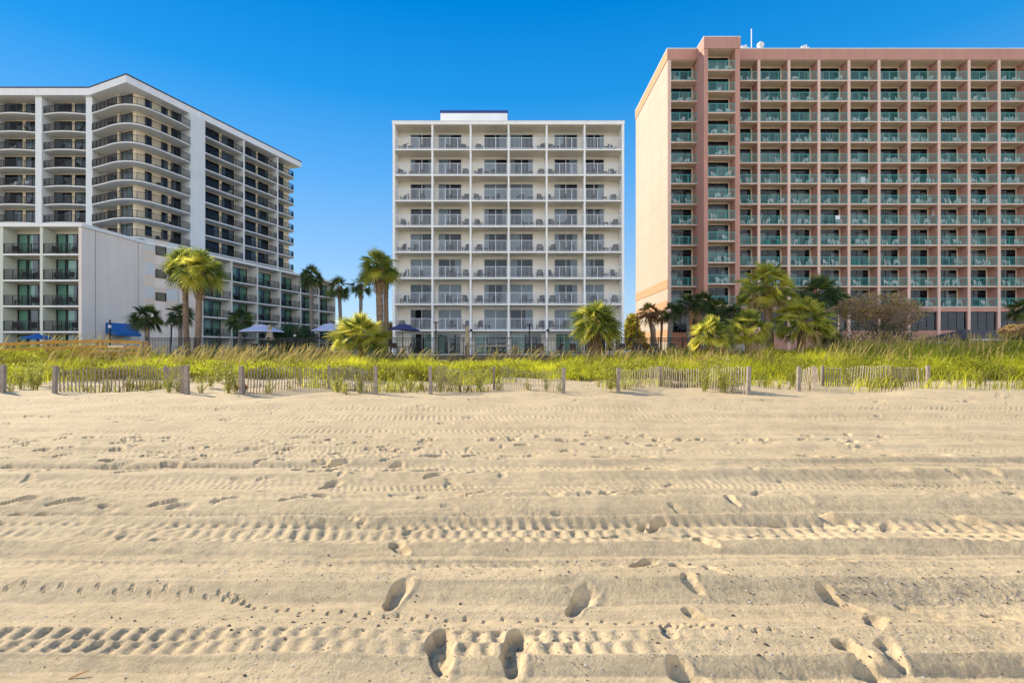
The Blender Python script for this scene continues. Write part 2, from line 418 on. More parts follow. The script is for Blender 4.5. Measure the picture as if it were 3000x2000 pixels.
Z += fbm(X*0.8, Y*0.8, 4, 41) * 0.045 * flat + fbm(X*3.2, Y*3.2, 3, 43) * 0.026 + fbm(X*0.45, Y*7, 4, 44) * 0.034 * flat + fbm(X*1.5, Y*16, 2, 46) * 0.008 * flat
Z += (fbm(X*11, Y*11, 3, 45) * 0.013 + (fbm(X*40, Y*40, 3, 47)*0.0085 + np.abs(fbm(X*90, Y*90, 2, 48))*0.008)*near) * patch
# many older, fainter wheel lines, drifting across one another
r_ = random.Random(17)
for k in range(46):
    c0 = dpx(r_.choice([r_.uniform(1175, 1300), r_.uniform(1290, 1480), r_.uniform(1440, 1700)])); sl_ = r_.gauss(0, .012); w_ = r_.uniform(.03, .07) * (1 + c0/10); A_ = r_.uniform(.005, .013) * (1 + c0/12); ph = r_.uniform(0, 99)
    i0, i1 = np.searchsorted(rows, [c0 - .9 - w_*4, c0 + .9 + w_*4])
    x, y = X[i0:i1], Y[i0:i1]; v = (y - c0 - sl_*x - .10*fbm(x*.25 + ph, x*0 + ph, 2, 15)*c0/5) / w_
    on = np.clip(.35 + 2.2*fbm(x*.35 + ph, x*0, 3, 16), 0, 1)
    Z[i0:i1] += A_*on*(-np.exp(-v*v)*(1 + .22*np.cos(x*r_.uniform(55, 85) + 2*v + 6*fbm(x*.8, x*0 + ph, 2, 18))) + .8*np.exp(-((v - 1.7)/.8)**2) + .35*np.exp(-((v + 1.7)/.8)**2))
def treads(yt, yb, lam, dep, slant, nrow, xlo=-99, xhi=99, seed=0, soft=0.42):
    """a tyre's lug prints pressed along the beach between two distances"""
    d1, d0 = dpx(yt), dpx(yb); i0, i1 = np.searchsorted(rows, [d0 - 0.1, d1 + 0.1])
    x, y = X[i0:i1], Y[i0:i1]; wy = warp[i0:i1]
    v = (wy - d0) / (d1 - d0)
    row = np.floor(np.clip(v, 0, 0.999) * nrow)
    vv = v * nrow - row
    ph = x / lam + (vv - 0.5) * slant * np.where(row % 2 == 0, 1, 1 if nrow < 3 else 0.8) + row * 0.5 + fbm(x*0.9, y*0 + seed, 3, 60+seed)*0.9
    s = 0.5 + 0.5*np.cos(2*np.pi*ph)
    s = np.clip(s**1.3 + 0.9*fbm(x*8, y*8, 4, 65+seed), 0, 1.15)
    ed = sstep(0, 0.12, v) * (1 - sstep(0.88, 1, v)) * (0.35 + 0.65*sstep(0.0, 0.22, vv) * (1 - sstep(0.8, 1.0, vv)))
    px = 1500 + x / y * 1500
    fade = sstep(xlo, xlo + 200, px) * (1 - sstep(xhi - 350, xhi, px))
    rnd = np.clip(0.8 + 2.6*fbm(x*1.6, y*3, 3, 70+seed), 0.05, 1.5)
    Z[i0:i1] -= dep * s * ed * fade * rnd
treads(1846, 1928, 0.105, 0.018, 0.10, 2, -400, 2150, 1)
treads(1538, 1604, 0.115, 0.018, 0.12, 3, -400, 3600, 2)
treads(1504, 1526, 0.062, 0.010, 0.3, 2, -400, 3600, 3)
treads(1421, 1438, 0.075, 0.012, 0.3, 2, -400, 3600, 4)
treads(1371, 1389, 0.09, 0.010, 0.3, 2, -400, 3600, 5)
treads(1323, 1336, 0.095, 0.011, 0.3, 2, -400, 3600, 6)
treads(1261, 1274, 0.115, 0.013, 0.3, 2, -400, 3600, 7)
treads(1220, 1233, 0.13, 0.016, 0.3, 2, -400, 3600, 8)
treads(1195, 1207, 0.14, 0.018, 0.3, 2, -400, 3600, 9)

def dent(px, py, ang, ln=0.29, wd=0.115, dep=0.04, two=False):
    """a foot's hollow with a pushed-up rim; ang: degrees from the view direction towards the right"""
    d = dpx(py); x0, y0 = (px - 1500) / FPX * d, d
    r = ln * 1.1
    i0, i1 = np.searchsorted(rows, [y0 - r, y0 + r]); 
    if i1 <= i0: return
    ua, ub = (x0 - r) / (y0 + 0.5) , (x0 + r) / (y0 + 0.5)
    lo, hi = sorted((ua, ub)); pad = abs(hi) * 2 * r / max(y0, 1) + 0.02
    j0, j1 = np.searchsorted(u, [lo - pad, hi + pad])
    x, y = X[i0:i1, j0:j1] - x0, Y[i0:i1, j0:j1] - y0
    a = R(ang); fx = x*math.sin(a) + y*math.cos(a); fy = x*math.cos(a) - y*math.sin(a)
    t = fx / (ln / 2)
    bend = 0.018 * t * t
    wloc = (wd / 2) * (0.92 + 0.18 * t - 0.22 * np.exp(-((t + 0.15) / 0.35) ** 2))
    q = np.sqrt(np.clip(t, -9, 9) ** 2 * 0.98 + ((fy - bend) / np.maximum(wloc, 0.01)) ** 2)
    q = q + fbm(x*13, y*13, 3, int(px) % 97) * 0.45
    lit = sstep(-0.03, 0.05, x)      # the wall towards the sun stays steep, the far side has slumped
    hole = 1 - (sstep(0.78, 1.04, q)*(1 - lit) + sstep(0.25, 1.2, q)*lit)
    rim = np.exp(-((q - 1.25) / 0.28) ** 2)
    heel = 0.85 + 0.25 * sstep(-.2, -.6, t) + 0.15 * sstep(.2, .5, t)
    Z[i0:i1, j0:j1] += -dep * hole * heel + dep * 0.12 * rim * lit
big = [(1286,1907,-6,.36,.17,.065),(1510,1905,14,.36,.17,.065),(1158,1745,10,.32,.14,.055),(1167,1607,-35,.24,.13,.045),(2061,1598,-30,.22,.13,.045),
       (1883,1662,60,.24,.12,.055),(2438,1649,-58,.27,.115,.045),(1691,1761,32,.30,.14,.05),(2450,1755,-32,.28,.12,.045),(2562,1826,35,.24,.13,.045),
       (2693,1780,-62,.24,.12,.02),(2962,1808,-60,.24,.12,.025),(2500,1915,-30,.20,.13,.05),(2540,1960,-25,.16,.14,.03),(2604,1918,12,.22,.12,.035),(2010,1972,-40,.22,.14,.035),
       (2042,1795,-40,.2,.11,.035),(1997,1676,-40,.18,.11,.03),(2023,1726,-20,.18,.11,.03),(2090,1690,-20,.24,.12,.02),(1921,1552,40,.3,.14,.055),(2438,1537,-60,.3,.14,.04),
       (2827,1537,-55,.34,.15,.055),(2300,1550,-50,.26,.12,.035),(51,1484,60,.34,.13,.055),(204,1481,60,.34,.13,.055),(861,1476,60,.3,.13,.05),(966,1421,20,.32,.18,.05),
       (663,1478,62,.3,.12,.04),(890,1380,40,.34,.2,.05),(989,1380,40,.3,.18,.05),(383,1389,70,.42,.14,.05),(485,1484,70,.3,.12,.035),(1040,1531,-60,.24,.11,.05),
       (2100,1450,-40,.26,.13,.05),(2140,1484,-10,.2,.11,.05),(1000,1452,20,.26,.12,.045),(1880,1552,20,.2,.1,.04),(2600,1560,40,.3,.13,.04),(30,1510,60,.2,.12,.05),(105,1508,40,.16,.1,.045),(1960,1850,20,.2,.12,.03)]
for a in big: dent(*a)
r_ = random.Random(5)
for i in range(130):        # the trampled line half way up the beach
    dent(r_.uniform(-60, 2700), 1296 + r_.gauss(0, 11) + 0.0, r_.uniform(20, 120), r_.uniform(.16, .28), r_.uniform(.10, .16), r_.uniform(.03, .085))
for i in range(70):
    dent(r_.uniform(-60, 1300), r_.uniform(1312, 1375), r_.uniform(40, 110), r_.uniform(.18, .3), r_.uniform(.10, .16), r_.uniform(.03, .07))
for i in range(26):
    dent(r_.uniform(0, 1500), r_.uniform(1176, 1252), r_.uniform(50, 120), r_.uniform(.3, .5), r_.uniform(.16, .24), r_.uniform(.04, .1))
for i in range(80):
    dent(r_.uniform(900, 3000), r_.choice([1345, 1352, 1390, 1396, 1452, 1460]) + r_.gauss(0, 4), r_.uniform(50, 130), r_.uniform(.2, .4), r_.uniform(.12, .2), r_.uniform(.02, .05))
for i in range(40):
    dent(r_.uniform(0, 3000), r_.uniform(1158, 1185), r_.uniform(50, 130), r_.uniform(.3, .6), r_.uniform(.15, .3), r_.uniform(.02, .06))
for i in range(150):       # old half filled prints everywhere
    dent(r_.uniform(-100, 3100), 1165 + 430*r_.random()**1.5, r_.uniform(0, 180), r_.uniform(.14, .3), r_.uniform(.09, .15), r_.uniform(.008, .024))
# a bird's walk across the nearest sand
path = [(15,1726),(250,1730),(470,1733),(640,1741),(700,1752),(735,1772),(880,1787),(1060,1795),(1240,1806),(1480,1811),(1700,1812),(1880,1818),(1990,1830),(2070,1842),(2250,1862)]
pxs = np.interp(np.linspace(0, 1, 62), np.linspace(0, 1, len(path)), [p[0] for p in path]); pys = np.interp(pxs, [p[0] for p in path], [p[1] for p in path])
for k, (bx, by) in enumerate(zip(pxs, pys)):
    by += 5 * (-1) ** k
    for sp in (-38, 0, 38):
        d = dpx(by); dent(bx + 8*math.sin(R(75 + sp)), by - 6*math.cos(R(75 + sp)), 75 + sp, 0.036, 0.011, 0.010)
nr, nc = X.shape
idx = np.arange(nr*nc).reshape(nr, nc)
quads = np.stack([idx[:-1, :-1], idx[:-1, 1:], idx[1:, 1:], idx[1:, :-1]], -1).reshape(-1, 4)
me = np_mesh('sand', np.stack([X, Y, Z], -1).reshape(-1, 3), [quads], ['sand'], smooth=True)
tag(put('sand', me), kind='structure')

b = MB(); b.add([(-500,-45,-.16),(500,-45,-.16),(500,41,-.16),(-500,41,-.16)], [(0,1,2,3)], 'sand')
tag(b.build('beach'), kind='structure')
b = MB(); b.add([(-4000,-4000,-.35),(4000,-4000,-.35),(4000,-44,-.35),(-4000,-44,-.35)], [(0,1,2,3)], 'sea_water')
tag(b.build('sea'), kind='structure')
b = MB(); b.add([(-1500,40.4,1.15),(1500,40.4,1.15),(1500,3000,1.15),(-1500,3000,1.15)], [(0,1,2,3)], 'ground_dirt')
tag(b.build('ground'), kind='structure')
b = MB(); b.box(-29.2, 60, 40.75, 52.0, 1.10, 1.23, 'concrete_deck')
tag(b.build('pool_deck'), kind='structure')

# shell grit and dark flecks lying on the nearest sand, too many to count
def chips(name, n, mat, smin, smax, zones):
    P = []; T = []
    r = random.Random(hash(name) % 1000 if False else len(name))
    for k in range(n):
        yt, yb, xl, xr = r.choice(zones)
        d = dpx(r.uniform(yt, yb)); x = (r.gauss((xl+xr)/2, (xr-xl)/3) - 1500) / FPX * d
        i = min(np.searchsorted(rows, d), nr-1); j = min(max(np.searchsorted(u, x/(rows[i]+.5)), 0), nc-1)
        z = Z[i, j]; s = r.uniform(smin, smax) * (1 if r.random() < 0.9 else 2.0)
        a = r.uniform(0, 6.28); o = len(P)
        for q in range(4):
            g = a + q*1.57 + r.uniform(-.4, .4); P.append((x + s*math.cos(g)*r.uniform(.6,1.3), d + s*math.sin(g)*r.uniform(.5,1), z + r.uniform(-.001, s*.25)))
        P.append((x, d, z + s*r.uniform(.35, .8)))
        T += [(o, o+1, o+4), (o+1, o+2, o+4), (o+2, o+3, o+4), (o+3, o, o+4)]
    return tag(put(name, np_mesh(name, np.array(P), [np.array(T)], [mat])), kind='stuff')
zs = [(1645,1720,300,1500),(1650,1720,1500,2900),(1800,1870,0,1500),(1835,1940,1500,3000),(1400,1425,2300,3000),(1700,1760,2200,2900),(1620,2000,0,3000),(1620,2000,0,3000),(1450,2000,0,3000)]
chips('shell_grit', 3200, 'shell_pale', .002, .006, zs)
chips('dark_debris', 2000, 'debris_dark', .0025, .0075, zs)
p = at(233, 1978, dpx(1978)); p.z = gz(p.x, p.y) - .008
b = MB(); b.tube([p + Vector((-.03,-.025,.008)), p + Vector((-.005,0,.013)), p + Vector((.03,.022,.02))], [.003,.004,.002], 'orange_shade', 6)
tag(b.build('driftwood_stick'), 'short curved reddish brown twig lying on the bare sand', 'twig')

# ------------------------------------------------------------------ building kit
CACHE = {}
def cached(key, fn):
    if key not in CACHE: CACHE[key] = fn()
    return CACHE[key]

def rail_mesh(w, h, mat, gap=0.12, pw=0.018, posts=3):
    def mk():
        b = MB()
        b.box(0, w, -.03, .03, h - .045, h, mat); b.box(0, w, -.02, .02, .07, .11, mat)
        n = max(2, int(w / gap))
        for i in range(1, n): b.box(w*i/n - pw/2, w*i/n + pw/2, -pw/2, pw/2, .11, h - .045, mat)
        for i in range(posts + 1):
            x = w*i/posts; x = min(max(x, .025), w - .025); b.box(x - .024, x + .024, -.024, .024, 0, h - .046, mat)
        return b.mesh('railing')
    return cached(('rail', round(w, 2), h, mat, gap, posts), mk)

def frame_mesh(w, h, panes, frame, transom, fw=.06):
    def mk():
        b = MB()
        b.box(0, w, -.012, -.004, 0, h, 'dark_room')  # flat near-black sheet, the unlit room's darkness put into its colour
        b.box(0, fw, -.10, -.013, 0, h, frame); b.box(w - fw, w, -.10, -.013, 0, h, frame)
        b.box(fw, w - fw, -.10, -.013, h - fw, h, frame); b.box(fw, w - fw, -.10, -.013, 0, fw, frame)
        ht = h - transom
        if transom: b.box(fw, w - fw, -.098, -.013, ht - fw, ht, frame)
        for i in range(1, panes):
            x = w*i/panes; b.box(x - fw*.55, x + fw*.55, -.096, -.013, fw, h - fw, frame)
        return b.mesh('sliding_door')
    return cached(('frame', round(w, 2), round(h, 2), panes, frame, transom), mk)

def pane_mesh(w, h, glass):
    def mk():
        b = MB(); b.add([(0,0,0),(w,0,0),(w,0,h),(0,0,h)], [(0,1,2,3)], glass); return b.mesh('glass_pane')
    return cached(('pane', round(w, 2), round(h, 2), glass), mk)

def curtain_mesh(w, h, mat, seed=0):
    def mk():
        n = max(6, int(w / .045)); r = random.Random(seed); vs = []; fs = []
        for i in range(n + 1):
            x = w*i/n; y = .011*math.sin(i*1.9 + r.random()) + .004*r.random()
            vs += [(x, y*1.2, 0), (x + .02*math.sin(i*.7)*.5, y, h*.5), (x, y*.6, h)]
        for i in range(n):
            a = i*3; fs += [(a, a+3, a+4, a+1), (a+1, a+4, a+5, a+2)]
        b = MB(); b.add(vs, fs, mat); return b.mesh('curtain', True)
    return cached(('cur', round(w, 2), round(h, 2), mat, seed), mk)

def add_door(parent, name, loc, rz, w, h, panes, frame, glass, curtain=None, transom=0, spans=()):
    """a glazed door or window: frame with a glass pane per leaf and the drawn parts of its curtain"""
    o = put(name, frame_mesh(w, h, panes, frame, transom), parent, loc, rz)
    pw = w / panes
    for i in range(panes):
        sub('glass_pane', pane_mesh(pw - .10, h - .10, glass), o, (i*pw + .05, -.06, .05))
    for k, (a, c) in enumerate(spans):
        if c - a > .06: sub('curtain', curtain_mesh(w*(c - a), h - transom - .14, curtain, k + int(a*10)), o, (w*a, -.035, .07))
    return o

def rand_spans(r, mode):
    q = r.random()
    if q < .25 * mode: return ((.03, .97),)
    if q < .55: return ((.03, r.uniform(.2, .5)),)
    if q < .8: return ((r.uniform(.5, .75), .97),)
    if q < .92: return ((.03, .2), (.78, .97))
    return ()

def stamp(b, me, X):
    """copy a finished mesh into a growing one (for the small repeats beyond the counted ones)"""
    ms = list(me.materials)
    vs = [X @ v.co for v in me.vertices]; o = len(b.v)
    b.v += [tuple(v) for v in vs]
    sl_ = [b.slot(m) for m in ms]
    for p in me.polygons:
        b.f.append(tuple(i + o for i in p.vertices)); b.mi.append(sl_[p.material_index])

# ---------------- chairs and tables that stand on balconies
def slat_chair(mat):
    def mk():
        b = MB()
        for k in range(5): b.bar((-.24 + .12*k, .20, .34), (-.24 + .12*k, .40, 1.02 - .02*abs(k - 2)), .10, mat, .02)
        for k in range(5): b.box(-.27, .27, -.26 + .10*k, -.18 + .10*k, .36 - .012*k, .38 - .012*k, mat)
        for s in (-1, 1):
            b.box(s*.30 - .03, s*.30 + .03, -.28, -.22, 0, .56, mat); b.bar((s*.30, .10, .0), (s*.30, .34, .56), .06, mat)
            b.box(s*.30 - .06, s*.30 + .06, -.30, .36, .56, .585, mat)
        b.box(-.30, .30, .19, .22, .30, .36, mat); b.box(-.27, .27, .36, .39, .80, .86, mat)
        return b.mesh('slatted_chair')
    return cached(('slat', mat), mk)
def plastic_chair(mat):
    def mk():
        b = MB()
        for sx in (-1, 1):
            b.bar((sx*.23, -.22, .42), (sx*.28, -.27, 0), .05, mat); b.bar((sx*.22, .20, .42), (sx*.26, .27, 0), .05, mat)
            b.bar((sx*.27, -.25, .0), (sx*.27, -.20, .62), .045, mat); b.bar((sx*.27, -.22, .62), (sx*.26, .26, .66), .07, mat, .03)
            b.bar((sx*.23, .22, .42), (sx*.20, .33, .86), .05, mat)
        b.box(-.24, .24, -.24, .22, .41, .45, mat)
        for k in range(4): b.bar((-.135 + .09*k, .22, .44), (-.12 + .08*k, .325, .84), .05, mat, .02)
        b.bar((-.20, .33, .86), (-.08, .345, .92), .06, mat, .03); b.bar((-.08, .345, .92), (.08, .345, .92), .06, mat, .03); b.bar((.08, .345, .92), (.20, .33, .86), .06, mat, .03)
        return b.mesh('plastic_chair')
    return cached(('plast', mat), mk)
def side_table(mat):
    def mk():
        b = MB()
        for k in range(5): b.box(-.24 + .097*k, -.16 + .097*k, -.22, .22, .42, .445, mat)
        b.box(-.22, .22, -.20, -.17, .36, .42, mat); b.box(-.22, .22, .17, .20, .36, .42, mat)
        for sx in (-1, 1):
            for sy in (-1, 1): b.box(sx*.20 - .025, sx*.20 + .025, sy*.18 - .025, sy*.18 + .025, 0, .42, mat)
        return b.mesh('side_table')
    return cached(('tab', mat), mk)
def sling_chair(mat):
    def mk():
        b = MB()
        for s in (-1, 1):
            b.tube([(s*.27,-.26,0),(s*.27,-.24,.60),(s*.27,.05,.62),(s*.25,.24,.58)], .018, mat, 5)
            b.tube([(s*.25,.30,0),(s*.24,.16,.42),(s*.24,.34,.98)], .018, mat, 5)
            b.tube([(s*.24,-.24,.43),(s*.24,.16,.40)], .018, mat, 5)
        b.box(-.23, .23, -.24, .18, .405, .425, mat)
        b.bar((0, .19, .42), (0, .335, .96), .46, mat, .02)
        return b.mesh('patio_chair')
    return cached(('sling', mat), mk)
def furnish(name, me, loc, rz, label, cat, group):
    return tag(put(name, me, None, loc, rz), label, cat, group)

# ================================================================== the white hotel
def white_hotel():
    D = 52.0; zb = 1.23; BD = 1.8
    T = thing('white_hotel', 'nine storey white hotel with six bays of open balconies and a blue capped roof box', 'hotel', (-.37, D, zb))
    bx = [(p - 1500) / 1500 * D for p in (1154, 1266.3, 1378.5, 1490, 1601.7, 1713, 1825)]
    zt = [1.5 + (1030 - p + 1) / 1500 * D for p in (437, 511.8, 586.9, 661.9, 737.3, 813.8, 890, 966)]
    ztop0, ztop1 = 24.54, 24.87
    xl, xr = -12.13, 11.40
    b = MB(); b.box(xl + .24, xr - .24, D + BD, D + 15, zb, ztop0, 'cream_back'); b.build('back_wall', T)
    for x0, x1 in ((xl, xl + .24), (xr - .24, xr)):
        b = MB(); b.box(x0, x1, D, D + 15.02, zb, ztop0, 'white_paint'); b.build('side_wall', T)
    b = MB(); b.box(xl - .03, xr + .03, D - .05, D + 15.05, ztop0 + .002, ztop1, 'white_paint')
    b.box(xl - .06, xr + .06, D - .08, D + 15.08, ztop1, ztop1 + .05, 'fascia_white'); b.box(xl + .25, xr - .25, D + .12, D + BD, ztop0 - .03, ztop0 + .001, 'soffit_cream')
    b.build('roof', T)
    for x in bx[1:-1]:
        b = MB(); b.box(x - .085, x + .085, D, D + BD - .002, zb, ztop0, 'white_paint'); b.build('partition_wall', T)
    for z in zt:
        b = MB(); b.box(xl + .25, xr - .25, D + .012, D + .09, z - .15, z, 'white_paint')
        b.box(xl + .25, xr - .25, D + .092, D + BD - .004, z - .155, z - .002, 'soffit_cream'); b.build('balcony_slab', T)
    # roof box
    x0, x1 = (1290.6 - 1500)/1500*58, (1486.6 - 1500)/1500*58
    b = MB(); b.box(x0, x1, 58, 64, ztop1 + .05, 28.5, 'white_paint'); p = b.build('roof_box', T)
    b = MB(); b.box(x0 - .05, x1 + .05, 57.94, 64.05, 28.502, 28.8, 'navy'); sub('coping', b.mesh('coping'), p)
    r = random.Random(3)
    ws = [2.42, 2.45, 2.45, 2.42, 2.45, 2.15]
    edges = [xl + .24] + bx[1:-1] + [xr - .24]
    for row, z in enumerate(zt):
        zc = (zt[row - 1] - .16) if row else ztop0
        for k in range(6):
            x0 = edges[k] + (.085 if k else 0); x1 = edges[k + 1] - (.085 if k < 5 else 0)
            put('railing', rail_mesh(round(x1 - x0 - .02, 2), 1.14, 'white_rail', .125, .022, 3), T, (x0 + .01, D + .05, z))
            wd = ws[k]; right = k in (0, 2, 4)
            dx = x1 - wd - (.06 if k != 4 else .42) if right else x0 + .06 + (.22 if k == 1 else 0)
            cov = 'curtain_white'
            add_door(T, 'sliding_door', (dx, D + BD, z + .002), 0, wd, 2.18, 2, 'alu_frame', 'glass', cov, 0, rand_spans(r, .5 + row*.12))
            # furniture
            rn, bn = ORD[row + 1], ORD[k + 1]
            wallx = (x0 + (dx - x0)*.55) if right else (dx + wd + (x1 - dx - wd)*.55)
            doorx = dx + wd*r.uniform(.35, .65)
            q = r.random()
            mat = 'chair_dark'
            furnish('slatted_chair', slat_chair(mat), (wallx + r.uniform(-.15, .15), D + .75 + r.uniform(0, .3), z), r.uniform(-.7, .7),
                    f'dark slatted chair by the blank wall, white hotel, {rn} balcony row down, {bn} bay', 'chair', 'dark slatted chairs on the white hotel balconies')
            if q < .9: furnish('slatted_chair', slat_chair(mat), (doorx, D + .85 + r.uniform(0, .3), z), r.uniform(-.7, .7),
                    f'dark slatted chair before the glass door, white hotel, {rn} balcony row down, {bn} bay', 'chair', 'dark slatted chairs on the white hotel balconies')
            if r.random() < .8: furnish('side_table', side_table(mat), ((wallx + doorx)/2, D + .6, z), r.uniform(-.3, .3),
                    f'low dark side table between chairs, white hotel, {rn} balcony row down, {bn} bay', 'table', 'low side tables on the white hotel balconies')
    for k in range(6):     # ground floor
        x0 = edges[k] + (.085 if k else 0); x1 = edges[k + 1] - (.085 if k < 5 else 0)
        wd = [2.3, 2.5, 3.4, 3.2, 2.6, 2.2][k]; dx = x1 - wd - .1 if k in (0, 2, 4) else x0 + .15
        add_door(T, 'sliding_door', (dx, D + BD, zb + .003), 0, wd, 2.15, 2 if k < 2 else 3, 'alu_frame', 'glass_teal', 'curtain_white', 0, rand_spans(r, .9))
    for px in (1380, 1605):
        p = at(px, 967, D - .1); b = MB(); b.lathe([(.05, -.16), (.12, -.10), (.13, .02), (.06, .12)], 'black_metal', 10); o = b.mesh('downlight', True); put('downlight', o, T, (p.x, D - .13, p.z))
white_hotel()

# ================================================================== the pink hotel
def pink_hotel():
    D = 64.0; DT = 61.6; BD = 1.45
    T = thing('pink_hotel', 'salmon pink hotel with twelve rows of teal railed balconies and a projecting corner tower', 'hotel', (45, D, 1.15))
    zt = [1.5 + (1030 - (234.7 + 60.3*k)) / 1500 * D for k in range(12)]
    zf0, zf1 = 37.93, 39.28
    X0 = 19.46; XE = 70.0
    zb = 1.15
    b = MB(); b.box(X0 + .3, XE, D + BD, 80.4, zb, zf0 - .02, 'pink_cream'); b.build('back_wall', T)
    b = MB(); b.box(X0, X0 + .28, D, 80.5, zb, zf0, 'side_cream')
    for k in range(0, 12):
        z = 36.2 - 2.573*k; b.box(X0 - .004, X0 + .01, D + .01, 80.49, z, z + .045, 'side_joint')
    for z0, z1, m in ((9.48, 10.59, 'side_band'), (6.92, 7.9, 'side_band'), (2.9, 4.3, 'side_band')):
        b.box(X0 - .03, X0 + .01, D + .002, 80.52, z0, z1, m); b.box(X0 - .05, X0 + .01, D + .004, 80.53, z0 - .06, z0 - .002, 'terracotta')
    b.build('side_wall', T)
    b = MB(); b.box(X0 - .06, XE, D - .05, 80.6, zf0, zf1, 'pink'); b.box(X0 - .075, X0 - .058, D - .052, 80.58, zf0 + .05, zf1 - .003, 'side_band')
    b.box(X0 - .10, XE + .02, D - .09, 80.64, zf1 + .002, zf1 + .10, 'fascia_white')
    for x in (52.6,): b.box(x, x + .03, D - .055, D - .04, zf0 + .02, zf1 - .02, 'joint_grey')
    b.box(X0 + .32, 23.0, D + .06, D + BD, zf0 - .04, zf0 - .003, 'pink_cream'); b.box(27.5, XE, D + .06, D + BD, zf0 - .04, zf0 - .003, 'pink_cream')
    b.build('parapet', T)
    # projecting tower
    tx0, tx1 = 23.12, 27.43
    b = MB()
    b.box(tx0, tx0 + .46, DT, D + BD, zb, zf0, 'pink'); b.box(tx1 - .57, tx1, DT, D + BD, zb, zf0, 'pink')
    b.box(tx0 + .46, tx1 - .57, DT + BD + .1, D + BD, zb, zf0 - .01, 'pink_cream')
    b.box(tx0 + .461, tx0 + .48, DT + .05, DT + BD + .09, zb, zf0 - .01, 'pink'); b.build('corner_tower', T)
    b = MB(); b.box(tx0 - .05, tx1 + .05, DT - .05, D - .06, zf0 + .004, zf1 + .01, 'pink'); b.box(tx0 - .08, tx1 + .08, DT - .08, D - .10, zf1 + .012, zf1 + .1, 'fascia_white')
    b.box(tx0 + .5, tx1 - .6, DT + .06, DT + BD, zf0 - .04, zf0 - .003, 'pink_cream'); b.build('tower_parapet', T)
    # pillars
    px_ = [30.87 + 3.755*k for k in range(11)]
    b = MB(); b.box(X0 + .001, X0 + .42, D - .01, D + BD, zb, zf0 - .003, 'pink_light'); b.build('pillar', T)
    for x in px_:
        b = MB(); b.box(x - .17, x + .17, D - .01, D + .12, zb, zf0 - .003, 'pink_light'); b.box(x - .165, x + .165, D + .12, D + BD - .003, zb, zf0 - .004, 'pink'); b.build('pillar', T)
    cols = [(X0 + .42, tx0, D, 'corner column'), (tx0 + .48, tx1 - .57, DT, 'projecting tower'), (tx1, px_[0] - .17, D, 'first bay past the tower')]
    nm = ['second','third','fourth','fifth','sixth','seventh','eighth','ninth','tenth']
    for k in range(9): cols.append((px_[k] + .17, px_[k + 1] - .17, D, f'{nm[k]} bay past the tower'))
    r = random.Random(9)
    rest_r, rest_w = MB(), MB()
    count = 0; chairs = 0
    for row, z in enumerate(zt):
        for x0, x1 in ((cols[0][0], cols[0][1]), (cols[2][0], cols[-1][1])):
            b = MB(); b.box(x0, x1, D + .01, D + .09, z - .14, z, 'pink_light'); b.box(x0, x1, D + .09, D + BD - .004, z - .15, z - .002, 'pink_cream'); b.build('balcony_slab', T)
        x0, x1, y0, _ = cols[1]
        b = MB(); b.box(x0 - .01, x1, DT + .012, DT + .09, z - .14, z, 'pink_light'); b.box(x0 - .01, x1, DT + .092, DT + BD + .1, z - .15, z - .002, 'pink_cream'); b.build('balcony_slab', T)
        for ci, (x0, x1, y0, nme) in enumerate(cols):
            bd = BD if y0 == D else BD + .1
            counted = row < 8 or (row == 8 and ci in (8, 9, 10, 11))
            rm = rail_mesh(round(x1 - x0 - .02, 2), 1.06, 'teal', .125, .015, 3)
            ww = round(x1 - x0 - .42, 2); wx = x0 + .18
            sp = rand_spans(r, .3 + .05*row)
            if counted:
                put('railing', rm, T, (x0 + .01, y0 + .06, z))
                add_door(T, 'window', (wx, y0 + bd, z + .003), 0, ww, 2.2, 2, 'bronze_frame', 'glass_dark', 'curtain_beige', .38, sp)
            else:
                stamp(rest_r, rm, Matrix.Translation((x0 + .01, y0 + .06, z)))
                stamp(rest_w, frame_mesh(ww, 2.2, 2, 'bronze_frame', .38), Matrix.Translation((wx, y0 + bd, z + .003)))
                for i in range(2): stamp(rest_w, pane_mesh(ww/2 - .1, 2.1, 'glass_dark'), Matrix.Translation((wx + i*ww/2 + .05, y0 + bd - .06, z + .05)))
                for k, (a, c) in enumerate(sp): stamp(rest_w, curtain_mesh(ww*(c - a), 1.68, 'curtain_beige', k + int(a*10)), Matrix.Translation((wx + ww*a, y0 + bd - .035, z + .07)))
            hidden = row == 11 and ci < 8
            if not hidden:
                for spot, dx in (('before the window', r.uniform(.25, .5)), ('by the wall', r.uniform(.68, .86))):
                    if r.random() < (.82 if spot.startswith('by') else .78) and chairs < 255:
                        mat = 'chair_teal' if (row, ci) in ((2, 4), (9, 6), (8, 3)) else 'chair_white'
                        col = 'teal' if mat == 'chair_teal' else 'white'
                        where = nme if 'tower' in nme else nme
                        lab = f'{col} plastic chair {spot}, pink hotel {where}, {ORD[row + 1]} row down'
                        furnish('plastic_chair', plastic_chair(mat), (x0 + (x1 - x0)*dx, y0 + .55 + r.uniform(0, .3), z), r.uniform(-1.6, 1.6), lab, 'chair', 'plastic chairs on the pink hotel balconies')
                        chairs += 1
    tag(rest_r.build('railing', T), kind='stuff'); tag(rest_w.build('window', T), kind='stuff')
    # ground floor
    b = MB(); b.box(27.5, XE, D + .02, D + .3, 6.5, 6.96, 'pink'); b.box(27.5, XE, D + .03, D + .3, zb, 4.15, 'pink'); b.box(X0 + .43, tx0, D + .02, D + .3, zb, 3.9, 'terracotta')
    b.box(tx0 + .48, tx1 - .57, DT + .02, DT + .3, zb, 3.9, 'terracotta'); b.box(22.1, 22.5, D + .0, D + .28, 3.9, 6.9, 'orange_shade'); b.build('plinth_wall', T)
